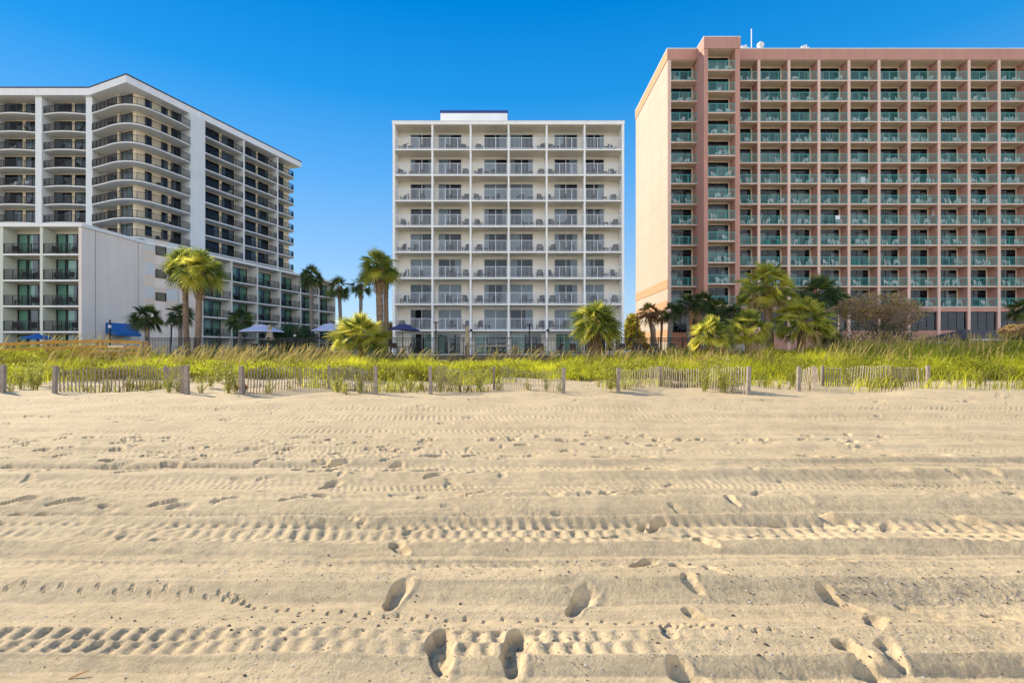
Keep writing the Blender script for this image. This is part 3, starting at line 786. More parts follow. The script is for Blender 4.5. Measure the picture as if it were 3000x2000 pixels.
    for k in range(9):
        x0, x1 = px_[k] + .25, px_[k + 1] - .25
        add_door(T, 'window', (x0, D + .32, 4.17), 0, x1 - x0, 2.3, 3, 'bronze_frame', 'glass')
    add_door(T, 'window', (X0 + .6, D + .5, 3.95), 0, 2.3, 2.8, 2, 'bronze_frame', 'glass_dark')
    # roof gear
    b = MB(); b.tube([(30.4, 65, zf1), (30.4, 65, 42.43)], .06, 'vent_metal', 8); b.build('vent_pipe', T)
    b = MB(); b.lathe([(.28, 0), (.28, .75), (.22, .8), (.42, .95), (.44, 1.2), (.26, 1.42), (.05, 1.5)], 'vent_metal', 14); put('roof_vent', b.mesh('roof_vent', True), T, (31.55, 65, zf1))
    for x in (29.4, 37.05):
        b = MB(); b.box(-.5, .5, -.4, .4, 0, .62, 'vent_metal'); b.tube([(-.25, 0, .6), (-.2, 0, .8), (.3, 0, .95)], .22, 'vent_metal', 8); put('fan_unit', b.mesh('fan_unit'), T, (x, 65, zf1))
pink_hotel()

# ================================================================== the tall hotel with the curved corner
def rail_path(b, pts, z, h, mat, gap=.12, pw=.028):
    L = 0; nxt = 0
    for i in range(len(pts) - 1):
        a, c = Vector((*pts[i], z)), Vector((*pts[i + 1], z)); d = (c - a).length
        b.bar(a + Vector((0, 0, h - .02)), c + Vector((0, 0, h - .02)), .05, mat); b.bar(a + Vector((0, 0, .09)), c + Vector((0, 0, .09)), .04, mat)
        while nxt < L + d:
            p = a.lerp(c, (nxt - L)/d); w_ = pw*2 if abs((nxt/gap) % 8) < .5 else pw
            b.box(p.x - w_/2, p.x + w_/2, p.y - w_/2, p.y + w_/2, z, z + h - .03, mat); nxt += gap
        L += d

def balcony_bits():
    # a towel over a rail, a white board and an anchor ornament on the pink hotel
    p = at(2455, 628, 64); b = MB(); b.box(-.28, .28, -.035, -.025, -.45, .02, 'towel_white'); b.box(-.28, .28, -.035, .055, .021, .03, 'towel_white'); b.box(-.28, .28, .045, .055, -.25, .02, 'towel_white')
    z = 1.5 + (1030 - (234.7 + 60.3*7)) / 1500 * 64 + 1.065
    tag(put('beach_towel', b.mesh('beach_towel'), None, (p.x, 64.06, z)), 'white towel hung over a teal rail of the pink hotel', 'towel')
    p = at(2526, 540, 64.4); z = 1.5 + (1030 - (234.7 + 60.3*5)) / 1500 * 64
    b = MB(); b.box(-.28, .28, -.02, .02, .08, .86, 'towel_white'); b.box(-.25, -.21, -.04, .04, 0, .08, 'alu_frame'); b.box(.21, .25, -.04, .04, 0, .08, 'alu_frame')
    tag(put('privacy_screen', b.mesh('privacy_screen'), None, (p.x, 64.3, z)), 'square white screen standing behind a teal rail of the pink hotel', 'screen')
    p = at(2737, 626, 64.7); b = MB(); b.bar((0, 0, -.28), (0, 0, .30), .05, 'towel_white'); b.bar((-.14, 0, .14), (.14, 0, .14), .045, 'towel_white')
    pts = [(-.22, 0, -.10), (-.15, 0, -.24), (0, 0, -.30), (.15, 0, -.24), (.22, 0, -.10)]
    for q, t in zip(pts[:-1], pts[1:]): b.bar(q, t, .05, 'towel_white')
    for k in range(8): a = k*.785; b.bar((.07*math.cos(a), 0, .36 + .07*math.sin(a)), (.07*math.cos(a + .785), 0, .36 + .07*math.sin(a + .785)), .03, 'towel_white')
    o = put('wall_anchor', b.mesh('wall_anchor'), None, (30.87 + 3.755*6 - .195, 64.7, p.z), R(90)); tag(o, 'small white anchor ornament on a balcony side wall of the pink hotel', 'ornament')
balcony_bits()

def tall_hotel():
    T = thing('tall_hotel', 'tall cream and pale grey hotel wing with curved corner balconies and dark railings', 'hotel', (-56, 75, 1.15))
    zb = 1.15; zf0, zf1 = 37.8, 38.8
    NR = 11
    zt = [35.45 - 2.59*k for k in range(NR)]
    P = Vector((-51.6, 69.35, 0)); dr = Vector((.2888, .9574, 0)); inn = Vector((-.9574, .2888, 0)); TH = math.atan2(.9574, .2888)
    Xw = Matrix.Translation(P) @ Matrix.Rotation(TH, 4, 'Z')
    def ww(s, n, z=0): return P + dr*s + inn*n + Vector((0, 0, z))
    YL = 73.0; BL = 74.8
    # solid body behind the balconies
    K = ww(2.0, 1.8); G = Vector((-55.6, 72.9, 0)); E = ww(32.4, 1.8); E2 = ww(32.4, 16)
    poly = [(-84, BL), (-59.8, BL), (-56.1, 74.9), (G.x, G.y), (K.x, K.y), (E.x, E.y), (E2.x, E2.y), (-84, 96)]
    b = MB(); b.prism(poly, zb, zf0 - .01, 'tower_cream'); b.build('back_wall', T)
    # roof with white eave
    k0 = (-59.9, 72.5); k1 = (-52.0, 69.0); k2 = ww(33.2, -.5); k3 = ww(33.2, 17)
    rp = [(-84, 72.5), k0, k1, (k2.x, k2.y), (k3.x, k3.y), (-84, 97)]
    b = MB(); b.prism(rp, zf0, zf1, 'fascia_white'); p = b.build('roof', T)
    cx, cy = -64, 84
    rp2 = [(x + (x - cx)*.004, y + (y - cy)*.004) for x, y in rp]
    b = MB(); b.prism(rp2, zf1 + .002, zf1 + .16, 'roof_dark'); sub('coping', b.mesh('coping'), p, (56, -75, -1.15) if False else (0, 0, 0))
    # pillars
    for x in (-82.0, -74.6, -67.4, -60.2):
        b = MB(); b.box(x - .46, x + .46, YL - .12, BL - .002, zb, zf0 - .002, 'tower_pillar'); b.build('pillar', T)
    b = MB(); b.box(8.9, 11.6, -.06, 1.79, zb, zf0 - .002, 'tower_pillar', Xw)
    for k in range(180):
        z = 12 + k*.143; b.box(8.92, 11.58, -.075, -.058, z, z + .10, 'tower_pillar', Xw)
    b.build('clapboard_panel', T)
    for s in (19.35, 27.3):
        b = MB(); b.box(s - .17, s + .17, -.03, 1.79, zb, zf0 - .002, 'tower_slab', Xw); b.build('pillar', T)
    front = [(-59.7, 72.75), (-58.6, 72.3), (-56.9, 71.5), (-55.6, 70.85), (-54.3, 70.35), (-53.0, 70.1), (-52.1, 70.2), (-51.3, 70.6), (-50.6, 71.5), (-50.1, 72.7), (-49.6, 74.3), (-49.0, 76.5), (-48.72, 77.75)]
    bk = [ww(8.88, 1.78), K, G, Vector((-56.1, 74.88, 0)), Vector((-59.7, 74.78, 0))]
    r = random.Random(4)
    grp = 'dark patio chairs on the tall hotel balconies'
    for row, z in enumerate(zt):
        rn = ORD[row + 1]
        low = row > 8
        # left wing bays with a bowed front
        for bi, (x0, x1) in enumerate(((-81.5, -75.1), (-74.1, -67.9), (-66.9, -60.7))):
            arc = [(x0 + (x1 - x0)*t, YL + .10 - .5*math.sin(math.pi*t)) for t in [i/10 for i in range(11)]]
            if bi > 0:
                b = MB(); b.prism(arc + [(x1, BL - .005), (x0, BL - .005)], z - .18, z, 'tower_slab'); b.build('balcony_slab', T)
                b = MB(); rail_path(b, [(x, y + .07) for x, y in arc], z, 1.08, 'black_metal'); b.build('railing', T)
                for dx, wd, pn in ((.1, 2.5, 2), (3.15, 2.9, 3)):
                    if row < 9: add_door(T, 'sliding_door', (x0 + dx, BL, z + .003), 0, wd, 2.2, pn, 'bronze_frame', 'glass_dark', 'curtain_white', 0, rand_spans(r, .3))
                if row < 8:
                    bn = ('outer bay', 'bay beside the corner')[bi - 1]
                    for nm_, dx in (('before the wide door', .35), ('by the narrow door', .75)):
                        if r.random() < .8:
                            wh = (row, bi) in ((2, 1), (4, 1)); m_ = 'chair_white' if wh else 'chair_dark'
                            furnish('patio_chair', sling_chair(m_), (x0 + (x1 - x0)*dx + r.uniform(-.3, .3), YL + .6 + r.uniform(-.2, .2), z), r.uniform(-1.5, 1.5),
                                    f'{"white" if wh else "dark"} patio chair {nm_}, tall hotel {bn}, {rn} row', 'chair', grp)
        # curved corner
        b = MB(); b.prism(front + [(q.x, q.y) for q in bk], z - .18, z, 'tower_slab'); b.build('balcony_slab', T)
        b = MB(); c_ = Vector((-55, 75, 0))
        rail_path(b, [(x + .06*(c_.x - x)/8, y + .06*(c_.y - y)/5) for x, y in front], z, 1.08, 'black_metal'); b.build('railing', T)
        if row < 10:
            a = math.atan2(K.y - G.y, K.x - G.x)
            add_door(T, 'sliding_door', (G.x + .1, G.y - .02, z + .003), a, 2.3, 2.25, 2, 'bronze_frame', 'glass_dark', 'curtain_white', 0, rand_spans(r, .2))
            q = Vector((-59.0, 74.8, 0)); add_door(T, 'sliding_door', (q.x, q.y - .02, z + .003), .03, 2.6, 2.2, 2, 'bronze_frame', 'glass_dark', 'curtain_white', 0, rand_spans(r, .2))
            b = MB(); b.box(G.x - .32, G.x - .02, G.y - .35, G.y + .1, z, z + 2.37, 'tower_cream'); b.build('column', T)
            for s in (3.3, 5.75):
                q = ww(s, 1.79, z + .75); add_door(T, 'window', q, TH, .95, 1.4, 1, 'bronze_frame', 'glass_dark', 'curtain_white', 0, rand_spans(r, .3))
            q = ww(7.35, 1.78, z + .003); add_door(T, 'sliding_door', q, TH, 1.5, 2.25, 2, 'bronze_frame', 'glass_dark', 'curtain_white', 0, rand_spans(r, .3))
            if row < 9:
                for nm_, s, n in (('by the small windows', 4.6, .9), ('before the end glazing', 6.7, .9)):
                    if r.random() < .7:
                        q = ww(s, n, z); furnish('patio_chair', sling_chair('chair_dark'), q, TH + r.uniform(-1, 1), f'dark patio chair {nm_}, tall hotel curved corner, {rn} row', 'chair', grp)
        # right wing
        for bi, (s0, s1) in enumerate(((11.6, 19.18), (19.52, 27.13))):
            b = MB(); b.box(s0, s1, 0, 1.78, z - .18, z, 'tower_slab', Xw); b.build('balcony_slab', T)
            put('railing', rail_mesh(round(s1 - s0 - .02, 2), 1.08, 'black_metal', .12, .028, 5), T, ww(s0 + .01, .06, z), TH)
            for dx, wd, pn in ((.15, 4.1, 4), (4.85, 2.5, 2)):
                if row < 10: add_door(T, 'sliding_door', ww(s0 + dx, 1.79, z + .003), TH, wd, 2.25, pn, 'bronze_frame', 'glass_dark', 'curtain_white', 0, rand_spans(r, .3))
            if row < 9:
                bn = ('first long bay', 'second long bay')[bi]
                for nm_, dx in (('at its near end', .22), ('at its far end', .72)):
                    if r.random() < .75:
                        col = ('teal', 'chair_teal') if (row, bi) == (4, 1) else (('white', 'chair_white') if (row, bi) == (3, 0) else ('dark', 'chair_dark'))
                        furnish('patio_chair', sling_chair(col[1]), ww(s0 + (s1 - s0)*dx, .8, z), TH + r.uniform(-1.5, 1.5),
                                f'{col[0]} patio chair {nm_}, tall hotel {bn}, {rn} row', 'chair', grp)
        end = [(27.47, 0), (31.0, 0), (31.7, .12), (32.2, .45), (32.5, 1.0), (32.55, 1.78)]
        pts = [ww(s, n) for s, n in end]
        b = MB(); b.prism([(q.x, q.y) for q in pts] + [(ww(27.47, 1.78).x, ww(27.47, 1.78).y)], z - .18, z, 'tower_slab'); b.build('balcony_slab', T)
        pts2 = [ww(s - (.07 if s > 31 else 0), n + .06) for s, n in end]
        b = MB(); rail_path(b, [(q.x, q.y) for q in pts2], z, 1.08, 'black_metal'); b.build('railing', T)
        add_door(T, 'sliding_door', ww(27.6, 1.79, z + .003), TH, 3.2, 2.25, 3, 'bronze_frame', 'glass_dark', 'curtain_white', 0, rand_spans(r, .3))
    p = at(346, 236, 76); b = MB(); b.tube([(p.x, 76, zf1), (p.x, 76, zf1 + 1.9)], .03, 'vent_metal', 6); b.tube([(p.x, 76, zf1 + 1.9), (p.x, 76, zf1 + 2.6)], .015, 'vent_metal', 6); b.build('aerial', T)
tall_hotel()

# ================================================================== the low grey hotel
def low_hotel():
    T = thing('low_hotel', 'low grey stucco hotel with green curtained balconies, a blank wall and white roof edge', 'hotel', (-44, 53, 1.15))
    zb = 1.15; D = 51.4; BD = 1.6; zr0, zr1 = 14.02, 14.37
    zt = [11.33, 8.72, 6.14, 3.56]
    A = Vector((-43.2, 51.4, 0)); B = Vector((-42.7, 59.5, 0)); C = Vector((-40.2, 66.5, 0))
    dr = Vector((.27, .963, 0)).normalized(); inn = Vector((-dr.y, dr.x, 0)); TH = math.atan2(dr.y, dr.x)
    Xw = Matrix.Translation(C) @ Matrix.Rotation(TH, 4, 'Z')
    def ww(s, n, z=0): return C + dr*s + inn*n + Vector((0, 0, z))
    Cb, Db = ww(0, BD), ww(28.9, BD); De, Dq = ww(28.9, 0), ww(28.9, 14)
    body = [(-64, D + BD), (A.x - .32, D + BD), (A.x - .32, A.y), (A.x, A.y), (B.x, B.y), (C.x, C.y), (Cb.x, Cb.y), (Db.x, Db.y), (Dq.x, Dq.y), (-64, 82)]
    b = MB(); b.prism(body, zb, zr0 - .01, 'stucco_grey')
    b.build('wall', T)
    rf = [(-64, D - .12), (A.x + .12, A.y - .12), (B.x + .12, B.y), (C.x + .12, C.y - .05), (De.x + .14, De.y + .1), (Dq.x, Dq.y + .2), (-64, 83)]
    b = MB(); b.prism(rf, zr0, zr1, 'fascia_white'); b.build('roof', T)
    # joints, coloured panels and small windows on the blank wall
    def wallpt(px, off=0):       # a point of the blank wall seen at a column of the photo
        k = (px - 1500) / 1500
        for p, q in ((A, B), (B, C)):
            d = q - p; t = (k*p.y - p.x) / (d.x - k*d.y)
            if 0 <= t <= 1.0001:
                n = Vector((d.y, -d.x, 0)).normalized(); return p + d*t + n*off, n
        return C + n*off, n
    def strip(b, px0, px1, z0, z1, m, th):
        p, n = wallpt(px0); q, n2 = wallpt(px1)
        if (px0 < 400 < px1): pass
        d = (q - p); n = Vector((d.y, -d.x, 0)).normalized()
        vs = [p + n*-.02, q + n*-.02, q + n*th, p + n*th]
        b.prism([(v.x, v.y) for v in vs][::-1], z0, z1, m)
    b = MB()
    for px in (279, 404, 523): strip(b, px, px + 1.4, zb, zr0 - .02, 'joint_grey', .012)
    b.build('wall_joint', T)
    b = MB(); cols = (424, 453, 487, 522)
    d0 = wallpt(440)[0].y
    zs = [1.5 + (1030 - y)/1500*62.5 for y in (712, 746, 780, 813, 846, 880, 912)]
    for i in range(6):
        for j in range(3):
            strip(b, cols[j] + .3, cols[j + 1] - .3, zs[i + 1] + .02, zs[i] - .02, ('panel_blue', 'panel_tan')[(i + j) % 2] if not (j == 1 and i % 2 == 1) else 'stucco_grey', .02)
    b.build('wall_panel', T)
    for py0, py1 in ((728, 754), (795, 819), (861, 884)):
        p, n = wallpt(455, .03); q, _ = wallpt(485, .03)
        a = math.atan2(n.x, -n.y)
        h = (py1 - py0)/1500*62.5; w_ = (q - p).length
        add_door(T, 'window', (p.x, p.y, 1.5 + (1030 - py1)/1500*62.5), math.atan2(q.y - p.y, q.x - p.x), w_, h, 1, 'bronze_frame', 'glass', 'curtain_beige', 0, ((.05, .95),))
    # awning over the side door
    b = MB(); p0, n = wallpt(309, .0); p1, _ = wallpt(380)
    dd = (p1 - p0).normalized(); zt0, zt1 = 1.5 + 84/1500*55.5, 1.5 + 55/1500*54.5
    f0 = p0 + n*1.35; f1 = p1 + n*1.35
    vs = [p0 + Vector((0,0,zt0)), p1 + Vector((0,0,zt0)), f1 + Vector((0,0,zt1 - .05)), f0 + Vector((0,0,zt1 - .05)), p0 + Vector((0,0,zt1)), p1 + Vector((0,0,zt1)), f1 + Vector((0,0,zt1 - .30)), f0 + Vector((0,0,zt1 - .30))]
    b.add(vs, [(0,3,2,1), (3,7,6,2), (0,4,7,3), (1,2,6,5)], 'canvas_blue'); b.build('awning', T)
    r = random.Random(8); grp = 'dark patio chairs on the low hotel balconies'
    # front bays
    xs = [-62.2, -58.66, -55.0, -51.25, -47.25]
    for x in xs[3:]:
        b = MB(); b.box(x - .14, x + .14, D, D + BD - .002, zb, zr0 - .002, 'stucco_green'); b.build('partition_wall', T)
    b = MB(); b.box(-64, -51.4, D, D + BD - .002, zb, zr0 - .002, 'stucco_green'); b.build('wall', T)
    bays = [(-51.11, -47.39), (-47.11, A.x - .33)]
    for x0, x1 in bays:
        b = MB(); b.box(x0, x1, D + BD - .03, D + BD - .003, zb, zr0 - .01, 'stucco_green'); b.build('back_wall', T)
    for row, z in enumerate(zt + [zb]):
        for bi, (x0, x1) in enumerate(bays):
            if row < 4:
                b = MB(); b.box(x0, x1, D + .01, D + .09, z - .16, z, 'fascia_white'); b.box(x0, x1, D + .092, D + BD - .035, z - .165, z - .002, 'tower_slab'); b.build('balcony_slab', T)
                put('railing', rail_mesh(round(x1 - x0 - .02, 2), 1.05, 'black_metal', .12, .019, 4), T, (x0 + .01, D + .06, z))
            add_door(T, 'sliding_door', (x0 + .06, D + BD - .032, z + .003), 0, 3.2, 2.28 if row < 4 else 2.1, 3, 'bronze_frame', 'glass_teal', 'curtain_green', 0, ((.03, r.uniform(.24, .30)), (.36, r.uniform(.46, .62))) if r.random() < .5 else ((.03, .31), (.68, r.uniform(.8, .97))))
            if row < 4:
                bn = ('outer', 'inner')[bi]
                for nm_, x in (('before the glass', x1 - 1.2), ('by the green side wall', x0 + .8)):
                    furnish('patio_chair', sling_chair('chair_dark'), (x + r.uniform(-.3, .3), D + .75, z), r.uniform(-1.2, 1.2),
                            f'dark patio chair {nm_}, low hotel, {bn} front bay, {ORD[row + 1]} row down', 'chair', grp)
    # receding wing
    for i in range(6):
        s0, s1 = i*4.78 + .15, (i + 1)*4.78 - .15
        b = MB(); b.box(i*4.78 + .005, i*4.78 + .15, 0, BD - .003, zb, zr0 - .003, 'stucco_green', Xw); b.box(s1, s1 + .145, -.02, BD - .003, zb, zr0 - .003, 'tower_slab', Xw); b.build('partition_wall', T)
        for row, z in enumerate(zt + [zb]):
            if row < 4:
                b = MB(); b.box(s0, s1, .01, .09, z - .16, z, 'fascia_white', Xw); b.box(s0, s1, .092, BD - .004, z - .165, z - .002, 'tower_slab', Xw); b.build('balcony_slab', T)
                put('railing', rail_mesh(round(s1 - s0 - .02, 2), 1.05, 'black_metal', .12, .019, 4), T, ww(s0 + .01, .06, z), TH)
            add_door(T, 'sliding_door', ww(s0 + .15, BD - .001, z + .003), TH, 4.1, 2.28 if row < 4 else 2.1, 3, 'bronze_frame', 'glass_teal', 'curtain_green', 0, ((.36, r.uniform(.45, .62)), (.68, .97)) if r.random() < .7 else ((.68, .97),))
            if row < 4 and i < 4:
                for nm_, dx in (('at the near end', .25), ('at the far end', .7)):
                    if r.random() < .8: furnish('patio_chair', sling_chair('chair_dark'), ww(s0 + (s1 - s0)*dx, .7, z), TH + r.uniform(-1.2, 1.2),
                            f'dark patio chair {nm_}, low hotel, {ORD[i + 1]} receding bay, {ORD[row + 1]} row down', 'chair', grp)
low_hotel()

# ------------------------------------------------------------------ palms
def palm_crown(seed, n, mats, emin=-40, emax=85, dry_below=-22, pet=.48, blade=.58, nl=26, droop=.16, yellow=.15, wid=1.0):
    """unit-radius crown of costapalmate fan leaves; mats = (leaf, alternate leaf, dry leaf)"""
    r = random.Random(seed); V = []; F = []; MI = []
    for i in range(n):
        f = (i + .5) / n
        e = R(emax - (emax - emin) * (f ** .85) + r.uniform(-8, 8)); a = i * 2.39996 + r.uniform(-.35, .35)
        d = Vector((math.cos(e)*math.cos(a), math.cos(e)*math.sin(a), math.sin(e)))
        L = pet * r.uniform(.75, 1.15) * (.8 + .2*math.cos(e))
        sag = .16 * math.cos(e) * r.uniform(.6, 1.4)
        sd = d.cross(Vector((0, 0, 1)))
        sd = sd.normalized() if sd.length > .05 else Vector((math.sin(a), -math.cos(a), 0))
        dry = math.degrees(e) < dry_below + r.uniform(-6, 6)
        mi = 2 if dry else (1 if r.random() < yellow else 0)
        pts = [d*L*t - Vector((0, 0, sag*t*t)) for t in (0, .5, 1)]
        o = len(V)
        for k, p in enumerate(pts):
            w_ = .013 * (1.3 - .5*k/2); V += [p - sd*w_, p + sd*w_]
        F += [(o, o+1, o+3, o+2), (o+2, o+3, o+5, o+4)]; MI += [mi, mi]
        tan = (pts[2] - pts[1]).normalized()
        ax = (tan + Vector((0, 0, -(.10 + .25*f) * r.uniform(.3, 1.5) - (.5 if dry else 0))) + Vector((r.gauss(0, .18), r.gauss(0, .18), r.gauss(0, .12)))).normalized()
        s = ax.cross(Vector((0, 0, 1))); s = s.normalized() if s.length > .05 else sd
        tw = r.uniform(-.9, .9); nrm = s.cross(ax); s = (s*math.cos(tw) + nrm*math.sin(tw)).normalized(); nrm = s.cross(ax)
        span = R(r.uniform(95, 118)) * (.60 if dry else 1); Lb = blade * r.uniform(.8, 1.1) * (.9 if dry else 1)
        g0 = droop * r.uniform(.6, 1.5) * (2.0 if dry else 1)
        base = pts[2]
        for k in range(nl):
            q = -1 + 2*(k + .5)/nl
            ph = q*span
            ld = (ax*math.cos(ph) + s*math.sin(ph) + nrm*(.22*abs(q) + (.05 if k % 2 else -.05))).normalized()
            if dry and r.random() < .35: continue
            wd = (-ax*math.sin(ph) + s*math.cos(ph) + nrm*(.6 if k % 2 else -.6)).normalized()
            if dry: ld = (ld + Vector((r.gauss(0, .22), r.gauss(0, .22), r.gauss(-.1, .2)))).normalized()
            l = Lb * (1 - .28*abs(q)) * r.uniform(.86, 1.08)
            o = len(V)
            for t, w_ in ((0.02, .010), (.38, .024), (.70, .015), (1.0, .002)):
                c = base + ld*l*t - Vector((0, 0, g0*l*t*t*(.35 + .65*t)))
                V += [c - wd*w_*wid*(.6 if dry else 1), c + wd*w_*wid*(.6 if dry else 1)]
            F += [(o, o+1, o+3, o+2), (o+2, o+3, o+5, o+4), (o+4, o+5, o+7, o+6)]; MI += [mi]*3
    return np_mesh('crown', np.array([tuple(v) for v in V]), [np.array(F)], mats, MI)

CR = {}
def crown(kind, seed):
    k = (kind, seed)
    if k not in CR:
        if kind == 'full': CR[k] = palm_crown(seed, 38, ('palm_green', 'palm_yellow', 'palm_dry'), -36, 86, -33, yellow=.4)
        if kind == 'dark': CR[k] = palm_crown(seed, 32, ('palm_dark', 'palm_green', 'palm_dry'), -42, 84, -34, nl=22)
        if kind == 'thin': CR[k] = palm_crown(seed, 24, ('palm_dark', 'palm_green', 'palm_dry'), -45, 80, -50, nl=20, pet=.5, blade=.55)
        if kind == 'young': CR[k] = palm_crown(seed, 44, ('palm_yellow', 'palm_green', 'palm_dry'), -22, 88, -30, pet=.55, blade=.5, nl=26, droop=.08, yellow=.35, wid=.9)
        if kind == 'bright': CR[k] = palm_crown(seed, 48, ('palm_yellow', 'palm_green', 'palm_dry'), -40, 88, -34, pet=.58, blade=.44, nl=24, droop=.10, yellow=.25, wid=.9)
        if kind == 'shaggy': CR[k] = palm_crown(seed, 78, ('palm_yellow', 'palm_green', 'palm_dry'), -52, 88, -22, pet=.60, blade=.40, nl=24, droop=.14, yellow=.25, wid=.9)
        if kind == 'orange': CR[k] = palm_crown(seed, 34, ('palm_orange_lit', 'palm_green', 'palm_orange_lit'), -60, 80, -30, nl=20)
    return CR[k]

def palm(px, py, rpx, d, bpx, label, kind='full', seed=1, tw=.36, zb=1.22, mat='trunk', boots=0, bulge=1.0, group=None, sq=1.0):
    rpx = rpx*(1.02 if kind in ('shaggy','bright','young') else 1.04); c = at(px, py, d); base = Vector(((bpx - 1500)/FPX*d, d, zb))
    T = thing('palm_tree', label, 'palm tree', base, group)
    h = c.z - zb; rad = rpx/FPX*d*1.06
    r = random.Random(int(px*7 + seed)); n = max(6, int(h/.22)); pts = []; rr = []
    for i in range(n + 1):
        t = i/n
        x = (c.x - base.x)*(t*t*.5 + t*.5); y = .12*math.sin(t*3 + px)
        pts.append((x + .03*math.sin(t*7 + px), y, h*t - (.05 if i == 0 else 0)))
        rr.append(tw/2*(1.18 - .25*min(1, t*4) + .10*(t > .8)*bulge) * (1 + .05*(i % 2) + r.uniform(-.03, .03)))
    b = MB(); b.tube(pts, rr, mat, 10); o = sub('trunk', b.mesh('trunk', True), T)
    if boots:
        b = MB(); z0 = h - boots
        nb = int(boots*46)
        for i in range(nb):
            t = i/nb; z = z0 + boots*t*.98; a = i*2.4 + r.uniform(-.3, .3)
            tt = z/h; x = (c.x - base.x)*(tt*tt*.5 + tt*.5); y = .12*math.sin(tt*3 + px)
            rr_ = tw/2*(1.0 + .25*math.sin(math.pi*min(1, t*1.1)))
            p0 = Vector((x + math.cos(a)*rr_*.8, y + math.sin(a)*rr_*.8, z)); out = Vector((math.cos(a), math.sin(a), r.uniform(.7, 1.5))).normalized()
            b.bar(p0, p0 + out*r.uniform(.16, .34)*(tw/.36), .09*r.uniform(.7, 1.2), 'boots', .03)
        sub('leaf_bases', b.mesh('leaf_bases'), T)
    o = sub('crown', crown(kind, seed), T, (c.x - base.x, .12*math.sin(3 + px), c.z - zb), r.uniform(0, 6.28)); o.scale = (rad, rad, rad*sq)
    return T

palm(584, 788, 76, 42, 578, 'tall palm with shaggy leaf bases, standing before the grey blank wall', 'full', 1, .50, boots=2.6, group=None)
palm(543, 776, 62, 43.5, 548, 'palm trunk half hidden behind its taller twin by the grey wall', 'full', 2, .46, boots=2.4)
palm(430, 930, 52, 48, 435, 'short dark palm between the blue awning and the twin palms', 'dark', 3, .42, mat='trunk_grey', boots=.8)
palm(526, 922, 44, 49, 530, 'short dark palm behind the twin palm trunks', 'dark', 4, .36, mat='trunk_grey', boots=.5)
palm(702, 935, 44, 52, 703, 'small drooping palm in front of the low hotel receding balconies', 'dark', 5, .4, mat='trunk_grey')
palm(912, 808, 42, 55, 912, 'slender grey palm in front of the last low hotel bays', 'dark', 6, .42, mat='trunk_grey', boots=1)
palm(993, 840, 42, 54, 1000, 'leaning slender palm beside the end of the low hotel', 'thin', 7, .40, mat='trunk_grey', boots=1.3)
palm(1057, 836, 36, 54, 1058, 'slim straight palm alone against the sky', 'thin', 8, .38, mat='trunk_grey', boots=1.5)
palm(1108, 780, 64, 44, 1117, 'tall thick palm just by the edge of the white hotel', 'full', 9, .62, boots=2.5)
palm(1131, 800, 34, 46, 1130, 'darker palm trunk close behind the thick palm by the white hotel', 'dark', 10, .48)
palm(1057, 985, 94, 37, 1062, 'low bushy young palm on the dune before the parasols', 'young', 11, .5, zb=.55, sq=.82)
palm(1746, 945, 84, 37.5, 1744, 'stout palm on the dune in front of the white hotel, woven leaf bases', 'full', 12, .62, zb=.5, boots=2.4)
palm(1903, 915, 40, 60, 1915, 'sunlit orange tinged palm against the cream side wall', 'orange', 13, .4)
palm(1938, 925, 28, 62, 1936, 'thin orange lit palm close to the cream side wall corner', 'orange', 14, .3)
palm(1968, 912, 34, 57, 1962, 'palm with a straight grey trunk at the corner of the pink hotel', 'dark', 23, .62, mat='trunk_grey')
palm(2012, 893, 44, 57, 2020, 'dark palm in front of the pink hotel corner balconies', 'dark', 15, .4, mat='trunk_grey')
palm(2062, 886, 46, 56, 2060, 'dark palm below the projecting pink tower', 'dark', 16, .4, mat='trunk_grey')
palm(2105, 905, 44, 55, 2100, 'dark palm hanging beside the big shaggy palm', 'dark', 17, .4, mat='trunk_grey')
palm(2248, 838, 94, 38, 2255, 'largest shaggy palm with a skirt of dead fronds', 'shaggy', 18, .6, zb=.6, sq=.92)
palm(2190, 960, 72, 35, 2190, 'bright yellow green palm under the largest shaggy palm', 'bright', 19, .5, zb=.55)
palm(2085, 978, 66, 34, 2090, 'low bright fan palm spreading over the dune grass', 'young', 20, .4, zb=.55)
palm(2352, 938, 92, 36, 2345, 'broad yellow green palm with dead lower fronds beside the bare shrub', 'shaggy', 21, .55, zb=.6, sq=.9)
palm(2400, 860, 74, 50, 2400, 'dark green palm behind the broad yellow green palm', 'dark', 22, .5, mat='trunk_grey')
palm(2150, 925, 50, 44, 2150, 'dark palm in the shade behind the bright fan palms', 'dark', 24, .45, mat='trunk_grey')
palm(2460, 880, 40, 54, 2458, 'small dark palm behind the top of the bare shrub', 'dark', 25, .45, mat='trunk_grey')
palm(2992, 905, 46, 48, 2990, 'dark palm partly shown at the pink hotel ground floor opening', 'dark', 26, .5, mat='trunk_grey')
palm(2420, 975, 46, 37, 2420, 'low dark fan palm at the foot of the bare shrub', 'dark', 27, .4, zb=.6, mat='trunk_grey')

